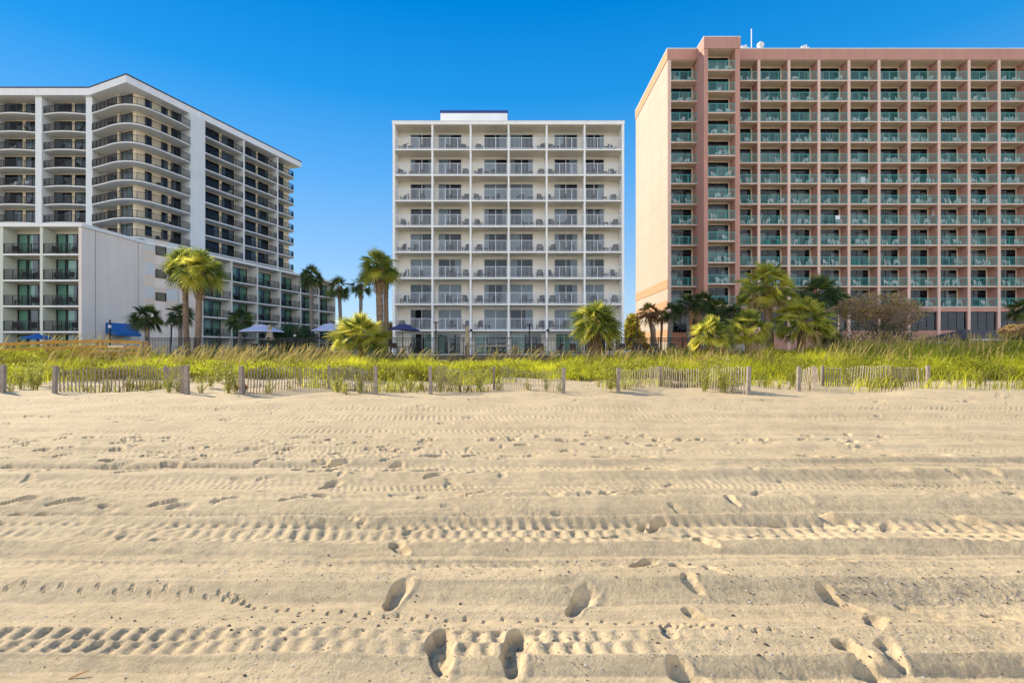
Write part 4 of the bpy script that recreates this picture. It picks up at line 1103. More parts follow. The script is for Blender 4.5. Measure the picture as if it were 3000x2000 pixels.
# ------------------------------------------------------------------ bushes and trees
def leafy(seed, n, blobs, leaf, mats, spread=1.0):
    """many leaf-sized faces through a few overlapping volumes; blobs = (x, y, z, rx, ry, rz)"""
    g = np.random.default_rng(seed); P = []
    per = np.array([b_[3]*b_[4]*b_[5] for b_ in blobs]) ** .67; per = (per/per.sum()*n).astype(int)
    for b_, k in zip(blobs, per):
        d = g.normal(size=(k, 3)); d /= np.linalg.norm(d, axis=1)[:, None]
        rad = g.uniform(.35, 1.0, k) ** .45
        lump = 1 + .28*np.sin(d[:, 0]*6 + seed)*np.cos(d[:, 2]*5 + d[:, 1]*4)
        P.append(np.array(b_[:3]) + d*np.array(b_[3:])*(rad*lump)[:, None])
    P = np.concatenate(P); k = len(P)
    a = g.normal(size=(k, 3)); a /= np.linalg.norm(a, axis=1)[:, None]
    c = np.cross(a, g.normal(size=(k, 3))); c /= np.linalg.norm(c, axis=1)[:, None]
    s = leaf*g.uniform(.6, 1.4, k)[:, None]
    V = np.stack([P - a*s*1.4, P - c*s*.7, P + a*s*1.4, P + c*s*.7], 1).reshape(-1, 3)
    F = np.arange(k*4).reshape(k, 4)
    mi = g.integers(0, len(mats), k)
    return np_mesh('crown', V, [F], mats, mi)
def tree(px, d, label, cat, blobs, n, leaf, mats, seed, zb=1.2, trunk=.15, th=1.0, name='broadleaf_tree'):
    base = Vector(((px - 1500)/FPX*d, d, zb)); T = thing(name, label, cat, base)
    b = MB(); r = random.Random(seed)
    b.tube([(0, 0, -.05), (.05, 0, th*.5), (0, .05, th)], [trunk, trunk*.8, trunk*.6], 'trunk_grey', 8)
    for bl in blobs: b.tube([(0, .05, th*.8), ((bl[0])*.6, bl[1]*.6, (th + bl[2])/2), (bl[0], bl[1], bl[2])], [trunk*.5, trunk*.35, trunk*.12], 'trunk_grey', 6)
    sub('trunk', b.mesh('trunk', True), T); sub('crown', leafy(seed, n, blobs, leaf, mats), T)
    return T
tree(857, 46, 'rounded dark green shrub between the two lilac parasols', 'shrub', [(0,0,1.5,1.7,1.4,1.3),(-1.0,-.1,1.2,1.0,1.1,1.1),(1.1,0,1.2,1.1,1.1,1.1)], 9000, .05, ('shrub_green',), 31, th=.6, name='round_shrub')
tree(1850, 72, 'yellow green tree in the gap beside the white hotel', 'tree', [(0,0,3.0,1.3,1.3,2.4),(.7,-.4,1.9,1.2,1.1,1.5),(-.5,.3,2.2,1.0,1.0,1.7),(.2,0,4.4,.8,.8,1.2)], 7000, .12, ('palm_yellow','tree_olive','tree_olive'), 32, th=1.5)
tree(1872, 66, 'low sunlit bush at the foot of the cream side wall', 'bush', [(0,0,1.0,1.2,.9,.9),(.9,0,.7,.8,.8,.7)], 3000, .08, ('tree_olive','palm_orange_lit'), 33, th=.4, name='low_bush')
tree(1143, 78, 'rusty yellow tree beside the white hotel edge', 'tree', [(0,0,3.0,1.7,1.5,1.8),(-1.6,0,2.0,1.4,1.2,1.2),(.8,0,3.6,1.2,1.2,1.2)], 6000, .11, ('tree_olive','tree_rust'), 34, th=1.4)
tree(1032, 88, 'olive tree far behind the young palm', 'tree', [(0,0,2.8,2.6,1.6,1.7),(-2.4,0,2.2,1.6,1.4,1.4),(2.2,0,2.4,1.7,1.4,1.2)], 6500, .12, ('tree_olive','tree_rust','shrub_green'), 35, th=1.2)
tree(992, 80, 'dark tree behind the end of the low hotel', 'tree', [(0,0,2.4,1.4,1.2,1.9)], 3500, .1, ('shrub_green','tree_olive'), 36, th=1.2)
# house roof far behind
h = thing('distant_house', 'small house with a grey roof far behind the slim palms', 'house', (-28.5, 95, 1.15))
b = MB(); b.box(-31, -26, 95, 101, 1.15, 5.2, 'panel_tan'); b.build('wall', h)
b = MB(); b.add([(-31.4,94.6,5.2),(-25.6,94.6,5.2),(-25.6,101.4,5.2),(-31.4,101.4,5.2),(-30.4,98,6.9),(-26.6,98,6.9)], [(0,1,5,4),(1,2,5),(2,3,4,5),(3,0,4),(3,2,1,0)], 'roof_grey'); b.build('roof', h)
# bare brown shrub with a green foot
def bare_shrub(px, d, zb, W, H, label, seed, nb=70):
    base = Vector(((px - 1500)/FPX*d, d, zb)); T = thing('bare_shrub', label, 'shrub', base)
    r = random.Random(seed); b = MB(); P = []
    def branch(p, dr, L, w_, lev):
        pts = [p]
        for i in range(4):
            dr = (dr + Vector((r.gauss(0, .22), r.gauss(0, .22), r.gauss(.02, .16)))).normalized(); p = p + dr*L/4; pts.append(p)
        b.tube(pts, [w_*(1 - .17*i) for i in range(5)], 'twig', 4 if lev else 6, False)
        if lev < 3:
            for i in range(3 if lev else 4):
                q = pts[r.randint(2, 4)]; branch(q, (dr + Vector((r.gauss(0, .7), r.gauss(0, .7), r.gauss(.15, .45)))).normalized(), L*r.uniform(.55, .8), w_*.5, lev + 1)
        else: P.append(p)
    for i in range(16):
        a = r.uniform(0, 6.28); e = R(r.uniform(30, 80))
        branch(Vector((r.uniform(-.5, .5)*W*.4, r.uniform(-.2, .2), 0)), Vector((math.cos(a)*math.cos(e), math.sin(a)*math.cos(e)*.6, math.sin(e))), H*.55, .05, 0)
    sub('branches', b.mesh('branches'), T)
    g = np.random.default_rng(seed)
    sub('crown', leafy(seed + 1, 7500, [(0,0,H*.86,W*.42,W*.3,H*.2),(-W*.25,0,H*.78,W*.3,W*.25,H*.18),(W*.28,0,H*.72,W*.3,W*.25,H*.18)], .06, ('tree_rust','tree_rust','palm_dry','tree_olive')), T)
    sub('undergrowth', leafy(seed + 2, 3600, [(0,0,H*.3,W*.42,W*.3,H*.33),(W*.2,0,H*.4,W*.25,W*.2,H*.2)], .05, ('palm_dark','shrub_green')), T)
bare_shrub(2570, 41, 1.0, 6.4, 4.9, 'wide brown twiggy shrub with a green foot before the pink hotel', 51)
bare_shrub(2985, 46, 1.1, 3.0, 2.7, 'small bare twiggy shrub under the palm by the dark opening', 53)

# ------------------------------------------------------------------ dune grass
def blades(base, H, lean, width, tint, name, mats):
    n = len(base); g = np.random.default_rng(n)
    ang = g.uniform(0, np.pi, n); sx = np.cos(ang)*width/2; sy = np.sin(ang)*width/2*.5
    off = np.stack([sx, sy, np.zeros(n)], -1)
    lv = lean * H[:, None]
    p0 = base; p1 = base + np.stack([lv[:,0]*.28, lv[:,1]*.28, H*.5], -1); p2 = base + np.stack([lv[:,0], lv[:,1], H*(1 - .25*np.clip(np.linalg.norm(lean,axis=1),0,1.2))], -1)
    V = np.stack([p0 - off, p0 + off, p1 - off*.85, p1 + off*.85, p2], 1).reshape(-1, 3)
    k = np.arange(n)[:, None]*5
    Q = np.concatenate([k, k+1, k+3, k+2], 1); Tt = np.concatenate([k+2, k+3, k+4], 1)
    return np_mesh(name, V, [Q, Tt], mats, None, np.repeat(tint, 5))
def edge(x):      # where the dune grass begins, with sandy bays
    return 24.6 + 3.2*fbm(x/4.0, x*0 + 3.3, 3, 81) + 1.0*np.abs(np.sin(x*.55 + .8))
g = np.random.default_rng(12)
N = 330000
x = g.uniform(-1.12, 1.12, N*2); y = np.sqrt(g.uniform(18.2**2, 40.3**2, N*2)); x = x*y
dens = sstep(0, 1.6, y - edge(x)) * (.62 + .9*fbm(x/1.6, y/1.1, 3, 83) + .25)
# outlying tufts between the slat fences and the dune
fr = sstep(.05, .25, fbm(x/2.1, y/1.6, 3, 87)) * .26 * sstep(18.2, 20, y)
dens = np.maximum(dens, fr)
keep = g.uniform(0, 1, N*2) < dens
x, y = x[keep][:N], y[keep][:N]; n = len(x)
clump = vnoise(x/.8, y/.6, 91); big = vnoise(x/3.5, y/2.5, 92)
H = (.22 + .42*clump + .30*big) * g.uniform(.55, 1.25, n) * (.65 + .35*sstep(0, 3, y - edge(x)))
H *= 1 + .75*sstep(.12, .32, fbm(x/1.7, y/1.4, 2, 88))
side = sstep(6, 14, x); H *= 1.16 + .42*side
# kept low in front of the sea wall's middle, where the wall shows
H *= 1 - .72*np.exp(-((x + 3.5)/6)**4)*sstep(30, 36, y)
lean = np.stack([g.normal(.18, .38, n), g.normal(-.08, .3, n)], -1)
tint = np.clip(.43 + 1.9*fbm(x/1.8, y/1.3, 3, 95) + g.normal(0, .20, n) + .12*side - .14*sstep(-8, -16, x) - .2*(1 - sstep(0, 2.5, y - edge(x))), 0, 1)
base = np.stack([x, y, macro(x, y) - .02], -1)
me = blades(base, H, lean, g.uniform(.016, .040, n), tint, 'dune_grass', ['dune_grass'])
tag(put('dune_grass', me), kind='stuff')

# low leafy creepers and beach elder mixed through the grass
N2 = 170000
x = g.uniform(-1.12, 1.12, N2*3); y = np.sqrt(g.uniform(22.0**2, 40.2**2, N2*3)); x = x*y
cl = vnoise(x/.9, y/.8, 101)*.7 + vnoise(x/.35, y/.35, 102)*.5
keep = (g.uniform(0, 1, N2*3) < sstep(-.4, 1.2, y - edge(x)) * sstep(.35, .75, cl)); x, y, cl = x[keep][:N2], y[keep][:N2], cl[keep][:N2]; n = len(x)
hh = (.15 + .75*sstep(.35, 1.0, cl)) * np.sqrt(g.uniform(0.02, 1, n)) * (1 + .35*sstep(6, 14, x)) * (1 - .72*np.exp(-((x + 3.5)/6)**4)*sstep(30, 36, y))
P = np.stack([x, y, macro(x, y) + hh], -1)
a = g.normal(size=(n, 3)); a /= np.linalg.norm(a, axis=1)[:, None]; c = np.cross(a, g.normal(size=(n, 3))); c /= np.linalg.norm(c, axis=1)[:, None]
s = g.uniform(.025, .055, n)[:, None]
V = np.stack([P - a*s*1.5, P - c*s*.6, P + a*s*1.5, P + c*s*.6], 1).reshape(-1, 3)
tn = np.clip(.12 + .62*vnoise(x/1.6, y/1.3, 104) + g.normal(0, .15, n) - .10*sstep(-8, -16, x) - .12*(1 - sstep(0, 2.5, y - edge(x))), 0, 1)
tag(put('ground_cover', np_mesh('ground_cover', V, [np.arange(n*4).reshape(n, 4)], ['dune_grass'], None, np.repeat(tn, 4))), kind='stuff')

# sea oats: tall bowed stems with heavy seed heads, blown to the right
def sea_oats(n):
    r = np.random.default_rng(33); V = []; F = []; Tn = []
    spots = []
    while len(spots) < n:
        yy = r.uniform(27, 40.2); xx = r.uniform(-1.08, 1.08)*yy
        px = 1500 + xx/yy*1500
        w_ = .15
        if 560 < px < 1000: w_ = 1.0
        if 1950 < px < 2260 or 2380 < px < 2960: w_ = .8
        if 120 < px < 560: w_ = .55
        if 1420 < px < 1950 : w_ = .35
        if r.uniform() < w_*(.3 + 1.2*vnoise(np.array([xx/1.3]), np.array([yy/2]), 77)[0]) and yy > 27.5: spots.append((xx, yy, px))
    for xx, yy, px in spots:
        z = gz(xx, yy); h = r.uniform(.9, 1.75) * (1.18 if px > 2300 else 1) * (1.1 if px < 900 else 1)
        ln = r.normal(.42, .16) if px < 1900 else r.normal(.22, .22); ly = r.normal(0, .12)
        o = len(V); T_ = r.uniform(0, 1); ts = np.array([0, .35, .65, .82, 1.0]); ws = np.array([.010, .010, .010, .026, .006])*r.uniform(.8, 1.3)
        for t, w_ in zip(ts, ws):
            cx = xx + ln*h*(t**2)*1.0; cz = z + h*(t - .22*abs(ln)*t**3)
            V += [(cx - w_, yy + ly*h*t*t, cz), (cx + w_, yy + ly*h*t*t, cz)]; Tn += [T_]*2
        for k in range(4): F.append((o + 2*k, o + 2*k + 1, o + 2*k + 3, o + 2*k + 2))
    me = np_mesh('sea_oats', np.array(V), [np.array(F)], ['sea_oat'], None, np.array(Tn))
    tag(put('sea_oats', me), kind='stuff')
sea_oats(2500)

# leafy weeds on the bare sand round the slat fences
def weed_mesh(seed, H, W, ns, lush):
    r = random.Random(seed); V = []; F = []; Tn = []
    for i in range(ns):
        a = r.uniform(0, 6.28); ln = r.uniform(.05, .75)*W; h = H*r.uniform(.45, 1.0)
        ex, ey = math.cos(a)*ln, math.sin(a)*ln; bx, by = r.gauss(0, .1)*W, r.gauss(0, .1)*W
        tn = r.uniform(.1, .9); o = len(V); steps = 5
        P = [Vector((bx + ex*(t/steps)**1.4, by + ey*(t/steps)**1.4, h*t/steps)) for t in range(steps + 1)]
        for p in P: V += [p + Vector((-.007, 0, 0)), p + Vector((.007, 0, 0))]; Tn += [tn*.6]*2
        for k in range(steps): F.append((o + 2*k, o + 2*k + 1, o + 2*k + 3, o + 2*k + 2))
        for k in range(int(lush*h*26)):
            t = r.uniform(.12, 1)*steps; j = min(int(t), steps - 1); p = P[j].lerp(P[j + 1], t - j)
            d = Vector((r.gauss(0, 1), r.gauss(0, 1), r.gauss(.5, .6))).normalized(); L = r.uniform(.04, .10); s = d.cross(Vector((r.gauss(0,1), r.gauss(0,1), r.gauss(0,1)))).normalized()*L*.17
            q = len(V); V += [p, p + d*L*.5 + s, p + d*L - Vector((0,0,L*.3)), p + d*L*.5 - s]; F.append((q, q+1, q+2, q+3)); Tn += [min(1, max(0, tn + r.gauss(0, .2)))]*4
    return np_mesh('beach_weed', np.array([tuple(v) for v in V]), [np.array(F)], ['weed'], None, np.array(Tn))
WM = [weed_mesh(61, .75, .5, 16, 1.0), weed_mesh(62, .55, .45, 12, 1.2), weed_mesh(63, .95, .5, 14, 1.1), weed_mesh(64, .35, .4, 9, .9)]
weeds = [(60,1140,0,1.1,'by the first cut off fence post'),(100,1146,2,1.2,'tall and brown stemmed, left of the second fence post'),(115,1128,0,1.3,'bright green, behind the gap beside the second post'),(30,1150,1,.8,'small, at the foot of the cut off post'),
 (240,1140,1,.7,'thin, among the first slats of the grey slat fence'),(312,1144,1,.9,'single stem at the foot of the sparse slats'),(378,1138,1,.8,'slim, half way along the sparse slats'),(430,1147,3,.8,'pale tuft before the dark mid post'),
 (495,1150,2,.8,'leafy, at the foot of the fanned slats'),(520,1152,0,.9,'reddish, before the fanned slats'),(590,1152,1,.8,'thin, in the gap after the fanned slats'),(618,1142,0,1.0,'bushy, in the first gap'),(668,1152,2,1.2,'largest bush left of the second fence'),
 (690,1150,0,1.1,'close to the foot of the second fence first post'),(640,1120,0,1.2,'bright, on the slope behind the first gap'),(788,1148,1,.9,'single stem among the second fence slats'),(848,1140,3,1.2,'low brown, left of the flower pot'),
 (990,1150,0,1.0,'olive, right of the flower pot'),(1012,1156,3,1.3,'sprawling, in front of the second fence'),(1056,1152,2,1.0,'tall, before the last slats of the second fence'),(1110,1144,3,1.2,'short, right of the second fence end post'),
 (1165,1128,0,1.0,'bright tuft alone in the second gap'),(1180,1132,3,1.4,'low, beside the bright tuft in the second gap'),(1222,1152,3,.8,'tiny clump alone on the sand'),(1290,1148,2,.9,'tall, inside the third fence first slats'),
 (1403,1140,0,1.0,'round, at the middle of the third fence'),(1460,1138,3,1.3,'flat, before the third fence middle'),(1545,1142,1,.8,'small, third fence right half'),(1600,1146,0,1.0,'leafy, near the third fence last post'),
 (1640,1145,1,.6,'wisp beside the third fence last post'),(1790,1150,0,1.2,'arching, left of the fourth fence first post'),(1806,1140,2,.9,'dark, touching the fourth fence first post'),(1940,1132,0,1.2,'round, at the foot of the fourth fence mid post'),
 (2066,1146,2,1.1,'tall, fourth fence right of middle'),(2118,1150,2,1.2,'tallest, near the fourth fence last post'),(2150,1138,1,1.0,'thin, by the fourth fence last slats'),(2240,1132,3,1.6,'straw coloured, in the gap between the last two fences'),
 (2300,1128,3,1.3,'sparse, right side of that last gap'),(2322,1136,0,1.0,'leaning on the fifth fence first post'),(2484,1136,2,.9,'leafy, in front of the fifth fence'),(2560,1130,1,.9,'slim, fifth fence centre'),(2640,1128,0,.9,'bushy, fifth fence right half'),
 (2780,1128,1,.8,'thin stem on open sand past the last fence'),(2872,1126,0,.9,'bright, alone past the last fence'),(2950,1122,0,.9,'bright, at the grass edge past the last fence'),(950,1138,1,.9,'green, between slats and mid post of the second fence'),(880,1122,0,1.0,'pale, behind the flower pot slats')]
for i, (px, py, k, s, wh) in enumerate(weeds):
    d = 2250/(py - 1030); xx = (px - 1500)/FPX*d; zz = gz(xx, d)
    d2 = (CAMH - zz)*1500/(py - 1030); xx = (px - 1500)/FPX*d2
    o = put('beach_weed', WM[k], None, (xx, d2, gz(xx, d2) - .02), i*1.3, s*1.2)
    tag(o, 'leafy weed, ' + wh, 'weed', 'leafy weeds round the slat fences')

# ------------------------------------------------------------------ slat fences on the beach
def slat_fence(pts, label, n1, n2, seed, wob=1.0):
    """two runs of wired slats between three posts; pts = (px, base py, top py) of the posts"""
    W3 = []
    for px, pb, ptop in pts:
        d = 2250/(pb - 1030); z = gz((px - 1500)/FPX*d, d); d = (CAMH - z)*1500/(pb - 1030)
        x = (px - 1500)/FPX*d; W3.append((Vector((x, d, gz(x, d))), CAMH - (ptop - 1030)/FPX*d))
    T = thing('slat_fence', label, 'fence', W3[0][0], 'grey slat fences on the beach')
    r = random.Random(seed)
    for i, (p, zt) in enumerate(W3):
        h = zt - p.z; b = MB(); w_ = .115 if i != 1 else .09
        lean = Vector((r.uniform(-.02, .05), 0, 0))
        b.bar(Vector((0, 0, -.4)), Vector((0, 0, h)) + lean*h, w_, 'grey_wood'); b.bar(Vector((0,0,h)) + lean*h, Vector((0, 0, h + .012)) + lean*h, w_*.86, 'grey_wood'); put('post', b.mesh('post'), T, p)
    for (a, za), (c, zc), n in ((W3[0], W3[1], n1), (W3[1], W3[2], n2)):
        b = MB(); tops = []
        L = (c - a).length
        for k in range(1, n):
            t = k/n
            p = a.lerp(c, t) + Vector((0, .07*math.sin(t*9 + seed), 0)); z0 = gz(p.x, p.y)
            zt = za + (zc - za)*t - .04 + .05*wob*math.sin(t*7 + seed*1.7) + .025*math.sin(t*23 + seed)
            ln = .09*wob*math.sin(t*5.3 + seed*2.1) + r.gauss(0, .014)
            sw = r.uniform(.042, .054)
            zt += r.gauss(0, .012)
            q = Vector((p.x + ln*(c.x - a.x)/L*1.0 + ln*.4, p.y, zt)); base = Vector((p.x, p.y, z0 - .12))
            b.bar(base, q, sw, 'slat_wood', .014); tops.append((p, q, z0))
        for f in (.28, .52, .86):
            for (p0, q0, z0), (p1, q1, z1) in zip(tops[:-1], tops[1:]):
                u0 = Vector((p0.x, p0.y, z0)).lerp(q0, f) + Vector((0, -.012, 0)); u1 = Vector((p1.x, p1.y, z1)).lerp(q1, f) + Vector((0, -.012, 0))
                b.bar(u0, u1, .007, 'joint_grey')
        b.build('slat_panel', T)
slat_fence([(-330,1152,1072),(-60,1130,1070),(8,1151,1069)], 'grey slat fence cut off at the edge, only its thick end post shows', 30, 22, 1)
slat_fence([(159,1151,1072),(481,1131,1071),(549,1157,1071)], 'grey slat fence with widely spaced leaning slats and a tight fan by its end post', 31, 22, 2, 1.2)
slat_fence([(707,1156,1073),(962,1136,1071),(1100,1157,1073)], 'grey slat fence behind the flower pot, its last slats slanting', 32, 24, 3)
slat_fence([(1261,1155,1074),(1448,1132,1074),(1651,1151,1078)], 'grey slat fence in front of the white hotel, wavy tops through green weeds', 30, 28, 4, 1.5)
slat_fence([(1810,1152,1078),(1933,1133,1073),(2191,1147,1074)], 'grey slat fence below the stout palm and bright fan palms', 24, 36, 5)
slat_fence([(2338,1147,1074),(2407,1131,1071),(2717,1138,1071)], 'grey slat fence below the bare shrub, its slats deep in grass', 18, 40, 6)

# flower pot left on the sand
d = 2250/(1150 - 1030); px = 711; xx = (px - 1500)/FPX*d; d = (CAMH - gz(xx, d))*1500/(1149 - 1030); xx = (px - 1500)/FPX*d
T = thing('flower_pot', 'small pot of red and yellow flowers standing on the sand by the slat fence', 'flower pot', (xx, d, gz(xx, d) - .01))
b = MB(); b.lathe([(.10, 0), (.135, .13), (.145, .135), (.145, .16), (.12, .155), (.11, .13)], 'pot_green', 14); sub('pot', b.mesh('pot', True), T)
sub('leaves', leafy(71, 260, [(0,0,.20,.17,.15,.09)], .03, ('shrub_green','palm_green')), T)
def bloom(m, seed):
    b = MB(); r = random.Random(seed)
    for k in range(8):
        a = k*.785; b.add([(0,0,0), (.04*math.cos(a-.3), .04*math.sin(a-.3), .012), (.055*math.cos(a), .055*math.sin(a), .004), (.04*math.cos(a+.3), .04*math.sin(a+.3), .012)], [(0,1,2,3)], m)
    b.lathe([(.016, .004), (.012, .016), (.003, .02)], 'petal_yellow', 8); return b.mesh('flower')
BM = [bloom('petal_red', 1), bloom('petal_yellow', 2)]
r = random.Random(6)
for k in range(26):
    a = r.uniform(0, 6.28); q = r.uniform(0, .17); x_ = q*math.cos(a); y_ = q*math.sin(a)*.8
    red = x_ > -.05 and k % 3 != 0
    o = sub('flower', BM[0 if red else 1], T, (x_, y_ - .02, .33 - q*q*3 + r.uniform(-.02, .02))); o.rotation_euler = (r.uniform(.3, 1.2), r.uniform(-.5, .5), a); o.scale = (1.1,)*3

# ------------------------------------------------------------------ sea wall and pool fence
b = MB(); b.box(-29.2, 60, 40.42, 40.74, -.3, 1.20, 'seawall_brown')
T = b.build('sea_wall'); tag(T, 'low brown concrete sea wall along the front of the pool deck', 'wall')
b = MB(); b.box(-29.3, 60, 40.34, 40.80, 1.203, 1.262, 'concrete_deck'); b.build('coping', T)
T = thing('metal_fence', 'long black metal picket fence along the pool deck edge', 'fence', (0, 40.6, 1.26))
x0, x1 = -29.0, 17.4; nP = 24; step = (x1 - x0)/nP; h = 1.34
pm = MB().box(-.04, .04, -.04, .04, 0, h + .06, 'black_metal').mesh('post')
def picket(w_):
    b = MB(); b.box(.04, w_ - .04, -.02, .02, h - .05, h, 'black_metal'); b.box(.04, w_ - .04, -.02, .02, h - .22, h - .18, 'black_metal'); b.box(.04, w_ - .04, -.02, .02, .10, .14, 'black_metal')
    n = int(w_/.115)
    for i in range(1, n): b.box(w_*i/n - .014, w_*i/n + .014, -.014, .014, .10, h - .02, 'black_metal')
    return b.mesh('picket_panel')
pk = picket(step)
for i in range(nP + 1): put('post', pm, T, (x0 + step*i, 40.6, 1.26))
for i in range(nP):
    if i != 14: put('picket_panel', pk, T, (x0 + step*i, 40.6, 1.26))
# gate with weathered steps down to the sand
G = thing('beach_gate', 'black gate frame in the pool fence above weathered wooden stair rails', 'gate', (x0 + step*14, 40.6, 1.26))
b = MB(); b.box(.06, step - .06, -.03, .03, h - .05, h + .02, 'black_metal'); b.box(.06, step - .06, -.02, .02, .1, .14, 'black_metal'); b.bar((.1, 0, .14), (step - .1, 0, h - .1), .03, 'black_metal')
for i in range(1, 14): b.box(.06 + (step - .12)*i/14 - .009, .06 + (step - .12)*i/14 + .009, -.009, .009, .14, h - .05, 'black_metal')
sub('gate_leaf', b.mesh('gate_leaf'), G)
p = at(1440, 1030, 39)
S_ = thing('wooden_stairs', 'weathered brown wooden beach stairs with sloping rails below the gate', 'stairs', (p.x, 39, .5))
for s in (-1, 1):
    b = MB(); x = p.x + s*1.9; b.box(x - .09, x + .09, 38.4, 38.58, .2, 1.95, 'seawall_brown'); b.box(x - .09, x + .09, 40.1, 40.28, .2, 2.3, 'seawall_brown')
    b.bar((x, 38.5, 1.85), (x, 40.2, 2.25), .09, 'grey_wood', .05); b.build('handrail', S_)
for k in range(4):
    b = MB(); b.box(p.x - 1.75, p.x + 1.75, 38.6 + k*.42, 38.98 + k*.42, .3 + k*.24, .35 + k*.24, 'grey_wood'); b.build('tread', S_)
b = MB(); b.box(p.x - 1.8, p.x + 1.8, 39.9, 39.96, 1.9, 2.02, 'grey_wood'); b.build('cross_rail', S_)

# ------------------------------------------------------------------ boardwalk on the far dune
T = thing('boardwalk', 'yellow brown timber boardwalk with plank railings crossing the dune', 'boardwalk', (-30, 34, .6))
near = [at(-120,1012,33), at(19,1006,33.2), at(138,1001,33.6), at(283,997,34), at(416,1001,34.4)]
far = [Vector((q.x*1.06 + .4, q.y + 2.0, q.z + .02)) for q in near]
r = random.Random(12)
def railrow(pts, nm):
    for i, q in enumerate(pts):
        b = MB(); b.box(q.x - .08, q.x + .08, q.y - .08, q.y + .08, .2, q.z + .03, 'post_wood'); b.lathe([(.10, q.z + .031), (.10, q.z + .05), (.02, q.z + .10)], 'post_wood', 4, (q.x, q.y)); b.build('post', T)
    for i in range(len(pts) - 1):
        a, c = pts[i], pts[i + 1]
        for dz, hh in ((-.06, .14), (-.42, .16), (-.76, .16)):
            b = MB(); o = Vector((0, -.10, dz)); b.bar(a + o, c + o, hh if False else .045, 'yellow_wood', hh); b.build('rail', T)
        b = MB(); o = Vector((0, 0, .03)); b.bar(a + o, c + o, .16, 'yellow_wood', .035); b.build('cap_rail', T)
railrow(near, 'n'); railrow(far, 'f')
b = MB()
for i in range(len(near) - 1):
    n = 26
    for k in range(n):
        a0 = near[i].lerp(near[i + 1], k/n); a1 = near[i].lerp(near[i + 1], (k + .93)/n); c0 = far[i].lerp(far[i + 1], k/n); c1 = far[i].lerp(far[i + 1], (k + .93)/n)
        z = near[i].lerp(near[i+1], k/n).z - 1.05
        vs = [(a0.x, a0.y, z), (a1.x, a1.y, z), (c1.x, c1.y, z), (c0.x, c0.y, z)]
        b.add([(*v[:2], v[2] - .04) for v in vs] + vs, [(3,2,1,0),(4,5,6,7),(0,1,5,4),(1,2,6,5),(2,3,7,6),(3,0,4,7)], 'yellow_wood')
b.build('deck_boards', T)
p = at(340, 1014, 32.6)
B_ = thing('bench', 'pale plank bench by the boardwalk railing', 'bench', (p.x, 32.6, .65))
b = MB(); b.box(-.5, .5, -.02, .02, p.z - .05 - .65, p.z + .05 - .65, 'lounger_cream'); sub('backrest', b.mesh('backrest'), B_)
b = MB(); b.box(-.75, .55, -.45, -.05, p.z - .30 - .65, p.z - .26 - .65, 'lounger_cream'); sub('seat', b.mesh('seat'), B_)
for s in (-.45, .45):
    b = MB(); b.box(s - .04, s + .04, -.28, -.20, -.3, p.z - .31 - .65, 'post_wood'); b.box(s - .04, s + .04, .021, .08, -.3, p.z + .04 - .65, 'post_wood'); sub('leg', b.mesh('leg'), B_)

# ------------------------------------------------------------------ parasols, posts and furniture on the deck
def parasol(px, py_rim, py_top, wpx, d, label, canvas, tier=True, tilt=0.0, navy=False):
    c = at(px, py_rim, d); rad = wpx/2/FPX*d; hz = (py_rim - py_top)/FPX*d
    T = thing('parasol', label, 'parasol', (c.x, d, 1.23)); zr = c.z - 1.23
    def canopy(r0, z0, r1, z1, nm):
        b = MB(); n = 8; vs = []; fs = []
        for k in range(n*2):
            a = math.pi*k/n; q = 1 if k % 2 == 0 else .955
            vs += [(r0*q*math.cos(a), r0*q*math.sin(a), z0), (r0*q*math.cos(a), r0*q*math.sin(a), z0 + .09), ((r0*.45 + r1*.55)*q*math.cos(a), (r0*.45 + r1*.55)*q*math.sin(a), z0 + (z1 - z0)*.62), (r1*math.cos(a), r1*math.sin(a), z1)]
        m2 = n*2
        for k in range(m2):
            e = (k + 1) % m2
            for j in range(3): fs.append((k*4 + j, e*4 + j, e*4 + j + 1, k*4 + j + 1))
        b.add(vs, fs, canvas); return b.mesh(nm)
    o = sub('canopy', canopy(rad, zr, rad*.30 if tier else .03, zr + hz*.80, 'canopy'), T); o.rotation_euler = (0, tilt, .2)
    if tier:
        o2 = sub('vent', canopy(rad*.42, zr + hz*.70, .03, zr + hz, 'vent'), T); o2.rotation_euler = (0, tilt, .2)
    b = MB(); b.tube([(0, 0, .0), (0, 0, zr + hz*.9)], .03, 'black_metal', 8)
    for k in range(8): a = math.pi*k/4 + .2; b.bar((0, 0, zr + hz*.55), (rad*.62*math.cos(a), rad*.62*math.sin(a), zr + hz*.30), .02, 'black_metal')
    sub('pole', b.mesh('pole'), T)
    b = MB(); b.lathe([(.32, 0), (.32, .06), (.08, .10), (.06, .3)], 'black_metal', 14); sub('base', b.mesh('base'), T)
parasol(110, 993, 974, 82, 44, 'blue parasol before the low hotel ground floor balconies', 'canvas_blue', False)
parasol(766, 973, 949, 124, 44, 'pale lilac two tiered parasol beside the folded tan parasol', 'canvas_lilac')
parasol(968, 971, 946, 108, 46, 'pale lilac two tiered parasol left of the young palm', 'canvas_lilac')
parasol(1180, 967, 948, 90, 44, 'dark navy parasol tilted in front of the white hotel corner', 'canvas_navy', True, .06)
p = at(790, 950, 43); T = thing('folded_parasol', 'folded tan parasol standing closed beside the lilac parasol', 'parasol', (p.x, 43, 1.23)); zt = p.z - 1.23
b = MB(); b.lathe([(.26, zt - 1.35), (.30, zt - 1.2), (.22, zt - .8), (.15, zt - .3), (.04, zt)], 'canvas_tan', 12)
for i, v in enumerate(b.v):
    k = i % 12; q = 1.12 if k % 2 else .8; b.v[i] = (v[0]*q, v[1]*q, v[2])
